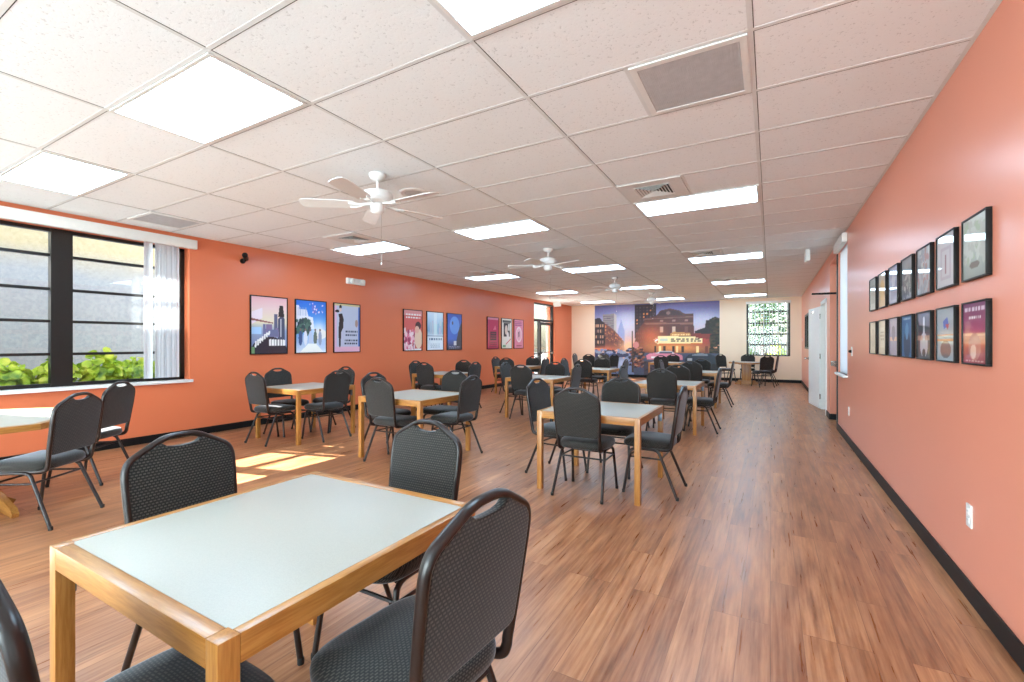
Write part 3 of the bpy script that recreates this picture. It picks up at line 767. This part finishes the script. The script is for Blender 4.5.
plate('wall_outlet', 'white wall outlet low on the salmon wall below the small frames', 'outlet', 3.185, .432, 'outlet')
plate('wall_outlet', 'white wall outlet low on the salmon wall under the white blind', 'outlet', 7.3, .43, 'outlet')
plate('key_switch', 'small white plate with dark key switch beside the white blind', 'switch', 7.05, 1.21, 'lock')
plate('light_switch', 'white light switch near the far end of the salmon wall', 'switch', 17.1, 1.42, 'switch')

# ------------------------------------------------------------------ pictures
class Paint:
    def __init__(s, w, h, c):
        s.w, s.h = w, h; s.u, s.t = np.meshgrid((np.arange(w) + .5) / w, (np.arange(h) + .5) / h)   # t from the bottom
        s.a = np.empty((h, w, 3)); s.a[:] = c
    def put(s, mask, c, k=1.0):
        c = np.array(c, float); s.a[mask] = s.a[mask] * (1 - k) + c * k; return s
    def poly(s, pts, c, k=1.0):
        ins = np.zeros(s.u.shape, bool); n = len(pts)
        for i in range(n):
            x1, y1 = pts[i]; x2, y2 = pts[(i + 1) % n]
            if y1 == y2: continue
            cnd = ((y1 > s.t) != (y2 > s.t)) & (s.u < (x2 - x1) * (s.t - y1) / (y2 - y1) + x1); ins ^= cnd
        return s.put(ins, c, k)
    def rect(s, x0, y0, x1, y1, c, k=1.0): return s.put((s.u >= x0) & (s.u <= x1) & (s.t >= y0) & (s.t <= y1), c, k)
    def ell(s, x, y, rx, ry, c, k=1.0): return s.put(((s.u - x) / rx) ** 2 + ((s.t - y) / ry) ** 2 <= 1, c, k)
    def glow(s, x, y, rx, ry, c, k=1.0):
        f = np.exp(-(((s.u - x) / rx) ** 2 + ((s.t - y) / ry) ** 2))[..., None] * k; s.a = s.a * (1 - f) + np.array(c, float) * f; return s
    def grad(s, stops):
        ts = [p for p, _ in stops]
        for ch in range(3): s.a[..., ch] = np.interp(s.t, ts, [c[ch] for _, c in stops])
        return s
    def speck(s, x0, y0, x1, y1, cs, n, r, rng):
        for _ in range(n):
            x = rng.uniform(x0, x1); y = rng.uniform(y0, y1); s.ell(x, y, r * rng.uniform(.5, 1.3), r * rng.uniform(.5, 1.3), cs[rng.integers(len(cs))])
        return s
    def bars(s, x0, y0, x1, y1, rows, c, rng):
        """rows of illegible printed lines"""
        hh = (y1 - y0) / rows
        for i in range(rows):
            x = x0 + rng.uniform(0, .06) * (x1 - x0); y = y0 + i * hh
            while x < x1 - .02 * (x1 - x0):
                w = rng.uniform(.06, .16) * (x1 - x0); s.rect(x, y + hh * .2, min(x + w, x1), y + hh * .75, c); x += w + .05 * (x1 - x0)
        return s
RG = np.random.default_rng(5)
def ink_mesh(name, p, w, h, y, mat, parent):
    """a flat printed sheet: local x to the reader's right, z up, facing -y"""
    gw, gh = p.w, p.h
    xs = np.linspace(-w / 2, w / 2, gw); zs = np.linspace(0, h, gh)
    X, Z = np.meshgrid(xs, zs); V = np.stack([X.ravel(), np.full(X.size, y), Z.ravel()], 1)
    i = np.arange(gw * gh).reshape(gh, gw)
    F = np.stack([i[:-1, :-1].ravel(), i[:-1, 1:].ravel(), i[1:, 1:].ravel(), i[1:, :-1].ravel()], 1)
    me = bpy.data.meshes.new(name); me.from_pydata(V.tolist(), [], F.tolist()); me.update()
    c = np.clip(p.a / 255, 0, 1); c = np.where(c <= .04045, c / 12.92, ((c + .055) / 1.055) ** 2.4)
    at = me.attributes.new('ink', 'FLOAT_COLOR', 'POINT'); at.data.foreach_set('color', np.concatenate([c.reshape(-1, 3), np.ones((c.size // 3, 1))], 1).ravel().astype(np.float32))
    me.materials.append(mat); o = bpy.data.objects.new(name, me); C.objects.link(o); o.parent = parent; return o
def framed(name, label, cat, loc, rz, w, h, p, group, depth=.025, bar=.016, border=None):
    t = thing(name, label, cat, loc, rz, group); m = MB()
    m.box(-w / 2, w / 2, -depth, 0, 0, bar, .002); m.box(-w / 2, w / 2, -depth, 0, h - bar, h, .002); m.box(-w / 2, -w / 2 + bar, -depth, 0, bar, h - bar, .002); m.box(w / 2 - bar, w / 2, -depth, 0, bar, h - bar, .002)
    m.build('picture_frame', M['frameblack'], t)
    o = ink_mesh('print', p, w - 2 * bar + .004, h - 2 * bar + .004, -depth * .72, M['print'], t); o.location.z = bar - .002
    MB().box(-w / 2 + .004, w / 2 - .004, -.006, -.001, .004, h - .004).build('backing_board', M['black'], t, 0)
    return t
K, WH = (22, 20, 24), (240, 238, 236)
def post(i):
    p = Paint(72, 108, WH); r = RG
    if i == 0:
        p.grad([(0, (120, 125, 165)), (.4, (150, 165, 200)), (.55, (235, 225, 195)), (.8, (236, 205, 205)), (1, (232, 180, 190))])
        p.poly([(0, .72), (.3, .80), (.3, .62), (0, .5)], (240, 225, 235)); p.rect(0, .34, .28, .46, (170, 205, 240)); p.poly([(0, .62), (.6, .55), (.6, .53), (.0, .58)], (150, 90, 90))
        p.rect(.62, .4, .72, .7, (90, 95, 125)); p.poly([(.74, .2), (.74, .62), (.80, .66), (.9, .66), (.93, .62), (.93, .2)], (70, 75, 100)); p.rect(.80, .3, .84, .62, (200, 200, 210))
        for q in range(12): p.rect(r.uniform(.3, .75), .3, r.uniform(.3, .75) + .07, r.uniform(.38, .52), (100 + r.integers(50), 110, 150))
        p.ell(.5, .0, .52, .30, (40, 32, 46)); p.poly([(.74, .66), (.78, .86), (.88, .86), (.92, .66)], K)
        for q in range(7): a = .95 - q * .05; p.poly([(.10 + q * .06, .12 + q * .035), (.14 + q * .06, .11 + q * .035), (.16 + q * .06, .22 + q * .03), (.11 + q * .06, .22 + q * .03)], WH)
        for q in range(6): p.poly([(.48 + q * .08, .14), (.54 + q * .08, .14), (.54 + q * .08, .26 - q * .004), (.48 + q * .08, .25)], WH)
        p.rect(0, 0, .1, .12, (120, 160, 110))
    elif i == 1:
        p.grad([(0, (225, 230, 240)), (.25, (150, 180, 225)), (.6, (60, 140, 225)), (1, (40, 110, 210))])
        p.poly([(0, .45), (0, .9), (.1, .9), (.12, .82), (.35, .82), (.4, .7), (.55, .68), (.6, .45)], (225, 228, 240)); p.glow(.75, .42, .3, .2, (240, 244, 250), .95); p.ell(.8, .36, .22, .1, WH)
        for q in range(5): p.rect(.07 + q * .06, .7, .09 + q * .06, .86, (150, 170, 205))
        p.speck(0, .38, .45, .62, [(50, 80, 75), (70, 105, 95), (40, 60, 70)], 70, .05, r)
        for q in range(5): x = .15 + q * .16; p.ell(x, .28, .06, .14, [(60, 80, 130), (225, 225, 235), (190, 200, 225), (90, 100, 90), (150, 160, 190)][q]); p.ell(x, .44, .03, .025, (120, 100, 90))
        p.poly([(.12, 0), (.4, .18), (.65, .18), (.92, 0)], (245, 245, 240)); p.speck(.45, .75, .9, .95, [(120, 110, 200), (235, 220, 235)], 20, .02, r)
    elif i == 2:
        p = Paint(72, 108, (188, 196, 218)); p.rect(0, 0, .1, 1, (222, 180, 205)); p.rect(0, .95, 1, 1, (215, 200, 150)); p.rect(.93, .1, 1, .95, (70, 110, 190)); p.rect(0, 0, 1, .11, (225, 175, 200))
        p.poly([(.16, .45), (.2, .68), (.16, .78), (.3, .8), (.36, .68), (.34, .5), (.27, .42), (.24, .1), (.19, .1)], K); p.ell(.24, .93, .05, .04, K); p.ell(.24, .87, .035, .04, (225, 195, 180)); p.ell(.12, .84, .08, .03, K)
        p.bars(.42, .32, .9, .46, 2, (60, 70, 100), r); p.bars(.38, .14, .9, .28, 2, (50, 55, 80), r); p.ell(.86, .6, .06, .08, (170, 140, 130))
    elif i == 3:
        p = Paint(72, 108, (214, 96, 92)); p.rect(0, .86, 1, 1, (226, 150, 150)); p.bars(.08, .78, .92, .93, 2, WH, r); p.rect(.05, .0, .95, .05, WH)
        p.speck(0, .05, .6, .5, [(226, 120, 150), (240, 190, 205), (170, 60, 100), (245, 220, 225)], 90, .06, r); p.ell(.8, .3, .22, .25, (235, 205, 180)); p.ell(.78, .62, .16, .1, (60, 35, 40)); p.ell(.72, .52, .12, .09, (230, 180, 160))
    elif i == 4:
        p.grad([(0, (228, 236, 244)), (.35, (215, 228, 238)), (.5, (130, 165, 200)), (.75, (165, 195, 220)), (1, (205, 222, 235))])
        for q in range(14): x = r.uniform(0, .95); p.rect(x, .42, x + .07, r.uniform(.5, .8), (120 + r.integers(70), 160 + r.integers(40), 200))
        p.rect(.42, .1, .6, .98, (226, 236, 242), .6); p.bars(.1, .24, .9, .34, 1, (50, 90, 130), r); p.bars(.2, .06, .8, .18, 3, (150, 175, 195), r); p.rect(0, .36, 1, .38, (70, 110, 150))
    elif i == 5:
        p.grad([(0, (30, 40, 70)), (.3, (50, 100, 200)), (1, (30, 80, 180))]); p.ell(.5, .68, .33, .25, (84, 146, 226)); p.poly([(.55, .1), (.75, .5), (1, .8), (1, .0), (.5, 0)], (28, 34, 58)); p.ell(.36, .74, .05, .05, (34, 44, 80))
        p.rect(.45, .12, .62, .24, (205, 210, 220)); p.bars(.12, .03, .88, .1, 2, (140, 150, 175), r)
    elif i == 6:
        p = Paint(72, 108, (190, 40, 88)); p.rect(0, .93, 1, 1, (226, 140, 165)); p.rect(.25, .28, .8, .55, (60, 24, 46)); p.bars(.28, .3, .78, .53, 3, (150, 40, 80), r); p.bars(.2, .05, .85, .22, 3, (90, 24, 50), r); p.poly([(.5, .6), (.8, .62), (.7, .75)], (220, 110, 140))
    elif i == 7:
        p = Paint(72, 108, (232, 228, 214)); p.rect(.08, .86, .92, .94, (90, 88, 86)); p.rect(.2, .4, .8, .85, (52, 48, 48)); p.ell(.45, .62, .14, .16, (222, 206, 190)); p.ell(.6, .36, .12, .2, (235, 230, 225)); p.rect(.62, .6, .78, .82, (220, 216, 210)); p.poly([(.4, .12), (.9, .3), (.9, .34), (.4, .16)], (214, 90, 110)); p.rect(.1, .05, .4, .12, (120, 170, 130))
    else:
        p = Paint(72, 108, (222, 132, 156)); p.ell(.52, .48, .32, .27, (238, 216, 220)); p.ell(.52, .48, .26, .22, (228, 170, 186)); p.poly([(.48, .38), (.46, .56), (.58, .6), (.56, .4)], (50, 36, 44)); p.bars(.1, .78, .8, .95, 3, (120, 50, 110), r); p.bars(.25, .05, .8, .13, 1, (130, 60, 80), r)
    return p
PL = ['black-framed pink and cream skyline poster with dark tower', 'black-framed blue sky poster with pale towers and a white path', 'black-framed lilac poster with a slim black dress shape',
      'black-framed red and pink romance-style poster', 'black-framed pale blue city poster', 'black-framed deep blue poster with a big pale moon',
      'black-framed magenta poster with dark lettering block', 'black-framed cream poster with black figure shapes', 'black-framed pink poster with pale oval']
for i, y in enumerate((4.18, 4.957, 5.748, 7.607, 8.400, 9.180, 11.055, 11.86, 12.63)):
    trio = 'poster trio ' + ('by the big window', 'in the middle of the wall', 'by the glass door')[i // 3]
    framed('framed_poster', PL[i], 'poster', (LW, y + .318, 1.132), PI / 2, .636, .943, post(i), trio)
def cover(k, i):
    r = RG; p = Paint(48, 48, (200, 200, 196))
    if k == 0:
        if i == 0: p.grad([(0, (150, 160, 150)), (1, (214, 220, 212))]); p.speck(.1, .3, .9, .9, [(170, 186, 160), (200, 206, 196), (186, 190, 180)], 60, .09, r); p.ell(.5, .22, .2, .06, (110, 100, 90))
        if i == 1: p.a[:] = (206, 204, 206); p.rect(.2, .15, .8, .75, (190, 178, 186)); p.rect(.3, .2, .7, .68, (205, 200, 204)); p.rect(.45, .25, .55, .6, (150, 110, 120))
        if i == 2: p.a[:] = (172, 176, 180); p.speck(0, 0, 1, 1, [(150, 154, 160), (196, 198, 200), (170, 130, 130)], 60, .09, r)
        if i == 3: p.a[:] = (120, 126, 128); p.speck(0, 0, 1, .6, [(70, 74, 78), (160, 160, 156), (90, 96, 100)], 70, .08, r)
        if i == 4: p.a[:] = (170, 176, 200); p.rect(.2, .1, .8, .6, (146, 152, 182)); p.ell(.5, .6, .2, .2, (200, 200, 214))
        if i == 5: p.grad([(0, (206, 160, 110)), (1, (190, 180, 160))]); p.ell(.5, .5, .3, .3, (214, 170, 100))
        if i == 6: p.a[:] = (172, 178, 168); p.rect(.2, .2, .8, .8, (150, 158, 150))
    else:
        if i == 0: p.grad([(0, (150, 60, 70)), (.3, (206, 110, 84)), (.42, (226, 150, 110)), (.55, (170, 60, 100)), (1, (120, 50, 96))]); p.rect(0, .45, 1, .49, (236, 176, 140)); p.ell(.5, .28, .26, .22, (200, 130, 116)); p.ell(.45, .2, .12, .12, (226, 190, 170)); p.bars(.06, .84, .94, .95, 1, (226, 200, 214), r); p.bars(.25, .7, .75, .8, 1, (240, 226, 230), r); p.bars(.1, .03, .9, .08, 1, (220, 180, 170), r)
        if i == 1: p.a[:] = (176, 186, 190); p.rect(0, .38, 1, .42, (226, 150, 90)); p.rect(0, .48, 1, .5, (236, 170, 110)); p.ell(.5, .22, .3, .16, (110, 96, 96)); p.poly([(.35, .75), (.6, .82), (.68, .66), (.4, .6)], (70, 100, 190)); p.poly([(.5, .68), (.7, .7), (.62, .58)], (200, 70, 70))
        if i == 2: p.a[:] = (60, 64, 72); p.ell(.5, .3, .28, .26, (180, 190, 200)); p.rect(.0, .4, 1, .5, (206, 160, 130), .7); p.poly([(.42, .4), (.45, .9), (.55, .9), (.58, .4)], (206, 206, 210)); p.ell(.5, .12, .12, .1, (40, 40, 44))
        if i == 3: p.a[:] = (60, 110, 160); p.ell(.5, .3, .3, .34, (36, 60, 96)); p.ell(.5, .62, .15, .2, (96, 150, 196)); p.bars(.2, .88, .8, .95, 1, (190, 214, 230), r)
        if i == 4: p.grad([(0, (110, 96, 140)), (1, (140, 130, 160))]); p.rect(.1, .4, .9, .5, (190, 140, 130)); p.ell(.5, .6, .2, .2, (80, 70, 110))
        if i == 5: p.a[:] = (196, 176, 146); p.rect(.2, .2, .8, .8, (206, 190, 160)); p.bars(.25, .4, .75, .7, 3, (140, 120, 100), r)
        if i == 6: p.a[:] = (190, 172, 140); p.ell(.5, .5, .3, .3, (170, 150, 120))
    return p
CL = [['pale green misty cover in black frame', 'pale grey cover with a lilac panel in black frame', 'mottled grey cover in black frame', 'dark grey street-like cover in black frame', 'lavender cover in black frame', 'tan and orange cover in black frame', 'grey-green cover in black frame'],
      ['purple cover with orange bands in black frame', 'pale teal cover with a blue and red shape in black frame', 'charcoal cover with a pale shape in black frame', 'blue cover with a dark bust shape in black frame', 'violet-grey cover in black frame', 'beige cover with printed lines in black frame', 'plain tan cover in black frame']]
for i in range(7):
    for k, z in ((0, 1.632), (1, 1.208)):
        y = 2.913 + i * .4245
        framed('framed_record_cover', CL[k][i] + (', upper row' if k == 0 else ', lower row'), 'picture', (RW, y + .157, z), -PI / 2, .314, .316, cover(k, i), 'small frames in two rows on the salmon wall', .023, .009)

# the city mural
def mural():
    p = Paint(200, 118, (120, 120, 170)); r = np.random.default_rng(11)
    Q = lambda *pts: [((x - 35) / 855, 1 - (y - 88) / 500) for x, y in pts]
    U = lambda x: (x - 35) / 855
    V = lambda y: 1 - (y - 88) / 500
    p.grad([(0, (60, 66, 90)), (V(430), (120, 90, 90)), (V(400), (244, 176, 130)), (V(340), (222, 176, 170)), (V(230), (176, 176, 205)), (V(150), (120, 124, 176)), (1, (86, 84, 136))])
    p.glow(U(290), V(220), .12, .2, (206, 206, 222), .8); p.glow(U(790), V(215), .12, .10, (196, 196, 216), .9); p.glow(U(820), V(270), .1, .06, (214, 200, 206), .7); p.glow(U(250), V(120), .16, .03, (130, 120, 180), .8); p.glow(U(700), V(110), .2, .03, (120, 112, 176), .8)
    p.poly(Q((212, 270), (228, 225), (236, 188), (245, 225), (260, 270), (262, 380), (212, 380)), (150, 158, 198))
    p.poly(Q((97, 158), (186, 152), (202, 168), (202, 330), (97, 260)), (142, 132, 134)); p.poly(Q((186, 152), (202, 168), (202, 330), (186, 300)), (186, 176, 170))
    for y in range(170, 270, 14): p.poly(Q((104, y), (180, y - 2), (180, y + 3), (104, y + 5)), (96, 88, 96))
    p.poly(Q((105, 212), (190, 275), (255, 350), (262, 420), (105, 420)), (112, 70, 62))
    for x in range(118, 246, 11):
        t0 = 232 + (x - 110) * .75
        for j in range(4): p.poly(Q((x, t0 + j * 26), (x + 5, t0 + 3 + j * 26), (x + 5, t0 + 16 + j * 24), (x, t0 + 13 + j * 24)), [(220, 140, 90), (70, 44, 46), (184, 110, 80)][r.integers(3)])
    p.poly(Q((35, 186), (74, 180), (112, 222), (116, 402), (35, 402)), (44, 36, 44))
    for x in (42, 58, 76, 94):
        for j in range(4): p.poly(Q((x, 226 + j * 40), (x + 10, 228 + j * 40), (x + 10, 250 + j * 40), (x, 248 + j * 40)), [(150, 120, 110), (74, 60, 66), (196, 150, 120)][r.integers(3)])
    p.glow(U(285), V(395), .07, .09, (255, 214, 170), .9); p.glow(U(110), V(410), .13, .05, (240, 130, 90), .85)
    p.poly(Q((335, 96), (484, 96), (486, 330), (335, 330)), (46, 34, 46))
    for x in range(345, 480, 24):
        for y in range(112, 300, 22): p.poly(Q((x, y), (x + 10, y), (x + 10, y + 11), (x, y + 11)), [(70, 54, 64), (226, 140, 80), (90, 70, 80), (60, 46, 56)][r.integers(4)])
    p.poly(Q((340, 300), (402, 215), (402, 196), (480, 182), (512, 142), (575, 130), (640, 146), (668, 166), (726, 170), (732, 300), (840, 320), (850, 432), (330, 432)), (84, 46, 44))
    p.poly(Q((402, 222), (728, 230), (728, 240), (402, 234)), (132, 92, 80)); p.poly(Q((402, 196), (726, 186), (726, 192), (402, 202)), (120, 84, 76))
    p.poly(Q((490, 178), (515, 150), (575, 140), (636, 154), (660, 176)), (62, 38, 42)); p.ell(U(565), V(160), .016, .022, (130, 96, 90))
    for x in (508, 590, 672): p.poly(Q((x, 252), (x + 22, 252), (x + 22, 292), (x, 292)), (200, 170, 150) if x < 650 else (110, 72, 64)); p.poly(Q((x, 208), (x + 22, 207), (x + 22, 220), (x, 220)), (150, 110, 100))
    p.glow(U(450), V(320), .10, .16, (224, 112, 66), .75); p.glow(U(620), V(395), .26, .09, (250, 160, 84), .9); p.glow(U(780), V(340), .08, .08, (206, 70, 60), .8)
    for x in range(345, 400, 14):
        for y in range(290, 400, 30): p.poly(Q((x, y), (x + 6, y), (x + 6, y + 16), (x, y + 16)), (150, 84, 60))
    p.poly(Q((580, 300), (600, 288), (705, 296), (712, 316), (580, 318)), (196, 134, 76)); p.bars(U(590), V(314), U(705), V(298), 1, (246, 214, 150), r)
    p.poly(Q((462, 345), (500, 318), (782, 320), (784, 364), (492, 370)), (252, 226, 168)); p.poly(Q((462, 345), (498, 322), (498, 366)), (214, 120, 90)); p.poly(Q((472, 345), (494, 334), (496, 344), (480, 354)), WH)
    p.bars(U(575), V(360), U(775), V(328), 2, (50, 44, 52), r); p.rect(U(510), V(352), U(560), V(332), (196, 206, 190)); p.poly(Q((492, 370), (784, 364), (784, 372), (492, 378)), (214, 120, 60))
    for x in (470, 500, 530, 590, 615, 650, 745, 800): p.poly(Q((x, 384), (x + 16, 384), (x + 16, 428), (x, 428)), [(110, 56, 40), (60, 36, 36), (255, 220, 150)][r.integers(3)])
    p.poly(Q((738, 284), (800, 262), (804, 215), (832, 215), (834, 256), (890, 240), (890, 330), (738, 300)), (40, 34, 40)); p.poly(Q((740, 300), (850, 306), (850, 340), (740, 330)), (130, 50, 46))
    p.speck(U(838), V(440), U(888), V(200), [(40, 44, 36), (54, 50, 40), (74, 60, 44), (34, 36, 34)], 120, .022, r)
    # street
    p.rect(0, 0, 1, V(430), (70, 78, 100)); p.poly(Q((60, 588), (180, 440), (300, 440), (330, 588)), (112, 132, 170)); p.glow(U(240), V(510), .06, .09, (190, 206, 230), .8)
    p.speck(0, V(470), U(300), V(408), [(44, 56, 90), (80, 96, 140), (220, 180, 160), (50, 50, 66), (130, 150, 190)], 90, .016, r)
    for x, c in ((70, (44, 60, 104)), (150, (70, 90, 140)), (250, (56, 66, 96))): p.ell(U(x), V(448), .05, .035, c); p.ell(U(x), V(432), .03, .02, (150, 160, 186))
    p.speck(U(300), V(530), U(400), V(400), [(120, 70, 56), (60, 40, 44), (190, 130, 96), (160, 90, 70), (40, 34, 40)], 90, .014, r)
    p.poly(Q((312, 280), (320, 280), (326, 570), (312, 570)), (70, 56, 50)); p.ell(U(343), V(378), .026, .045, (206, 130, 124))
    p.poly(Q((415, 450), (440, 436), (490, 430), (520, 420), (590, 420), (610, 434), (656, 446), (660, 476), (420, 476)), (212, 130, 150)); p.poly(Q((480, 434), (515, 418), (585, 418), (606, 434)), (206, 212, 220)); p.rect(U(505), V(434), U(590), V(424), (80, 86, 100)); p.rect(U(450), V(470), U(480), V(456), (230, 226, 226))
    p.poly(Q((672, 470), (700, 440), (760, 428), (820, 432), (870, 452), (872, 500), (676, 498)), (40, 50, 66)); p.poly(Q((720, 440), (765, 430), (810, 436), (820, 446), (720, 450)), (120, 130, 140)); p.rect(U(690), V(482), U(720), V(466), (170, 176, 180))
    p.rect(U(660), 0, 1, V(500), (34, 34, 42)); p.rect(U(400), 0, U(660), V(490), (60, 56, 70)); p.glow(U(560), V(520), .1, .05, (150, 110, 110), .6)
    p.speck(U(340), V(560), U(660), V(490), [(90, 60, 56), (50, 44, 56), (130, 90, 80)], 50, .014, r)
    p.a += r.normal(0, 5, p.a.shape); return p
t = thing('city_mural', 'wall-wide painted mural of a city street and theatre at dusk', 'mural', (-3.835, BW - .001, .10))
ink_mesh('mural_sheet', mural(), 4.57, 2.705, -.004, M['mural'], t)
MB().box(-2.285, 2.285, -.0035, 0, 0, 2.705).build('backing_sheet', M['white'], t, 0)

# ------------------------------------------------------------------ outside
struct('ground', MB().box(-40, 30, -25, 60, -.30, -.12), M['concrete'], 'pale paving outside', 'ground')
struct('lawn', MB().box(-8, 12, BW + .6, 48, -.12, -.06), M['lawn'], 'lawn beyond the end window', 'lawn')
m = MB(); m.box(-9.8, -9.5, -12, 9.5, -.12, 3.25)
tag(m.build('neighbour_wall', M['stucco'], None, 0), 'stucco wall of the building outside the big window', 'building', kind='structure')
def shrub(name, label, loc, r, h, n, ls, mat, group, round_=True, seed=0):
    rng = random.Random(seed); t = thing(name, label, 'shrub' if h < 3 else 'tree', loc, 0, group); m = MB()
    for i in range(n):
        a = rng.uniform(0, 2 * PI); q = r * math.sqrt(rng.random()); zz = h * (1 - (.22 if r < .3 else .5) * (q / r) ** 2) * rng.uniform(.55, 1.0) if h < 3 else h * .35 + h * .65 * rng.random()
        if h >= 3: q = r * math.sqrt(rng.random()) * math.sqrt(max(0.05, 1 - ((zz / h - .67) / .36) ** 2))
        c = Vector((q * math.cos(a), q * math.sin(a), zz)); s = ls * rng.uniform(.7, 1.3)
        d = Vector((rng.uniform(-.7, .7) + math.cos(a) * .4, rng.uniform(-.7, .7) + math.sin(a) * .4, rng.uniform(.2, 1))).normalized()
        u = d.orthogonal().normalized(); w = d.cross(u); o = len(m.v); k = 8 if round_ else 4
        for j in range(k):
            b = 2 * PI * j / k; m.v.append(tuple(c + u * math.cos(b) * s + w * math.sin(b) * s * (.9 if round_ else .5) + d * (.12 * s * math.cos(2 * b))))
        m.face(range(o, o + k))
    m.build('foliage', mat, t, 0)
    m = MB()
    for i in range(5 if h < 3 else 1):
        a = 2 * PI * i / 5; m.tube(smoothpath([(0, 0, 0), (.3 * r * math.cos(a) * (h < 3), .3 * r * math.sin(a) * (h < 3), h * .4), (.6 * r * math.cos(a) * (h < 3), .6 * r * math.sin(a) * (h < 3), h * .75)], 3), .012 if h < 3 else .16, n=7)
    m.build('stem' if h < 3 else 'trunk', M['bark'], t, 40); return t
for i, y in enumerate((.95, 1.38, 1.81, 2.24, 2.67, 3.10, 3.53)):
    shrub('sea_grape_shrub', 'round-leaved green shrub outside the big window, %s from the viewer' % ('first', 'second', 'third', 'fourth', 'fifth', 'sixth', 'last')[i], (-8.1 + .05 * math.sin(i * 5), y, -.12), .235, 1.30 + .07 * math.sin(i * 2.1), 330, .055, M['seagrape'], 'shrubs outside the big window', True, i)
for i, x in enumerate((-1.6, -.7, .2, 1.1)):
    shrub('hedge_shrub', 'clipped green shrub outside the end window, %s from the mural side' % ('first', 'second', 'third', 'fourth')[i], (x, 19.6, -.08), .42, 1.42, 420, .06, M['leafdark'] if i % 2 else M['seagrape'], 'shrubs outside the end window', False, 20 + i)
shrub('garden_tree', 'leafy green tree outside the middle of the end window', (-.25, 25, -.08), 1.05, 3.7, 1500, .085, M['leafdark'], None, False, 40)
shrub('garden_tree', 'smaller leafy tree further off beyond the end window', (-2.6, 29, -.08), 1.2, 4.2, 1500, .10, M['leafdark'], None, False, 41)
m = MB(); m.box(-9, 8, 34, 34.4, -.12, 1.35); tag(m.build('garden_wall', M['gardenwall'], None, 0), 'pale wall at the end of the lawn', 'wall', kind='structure')
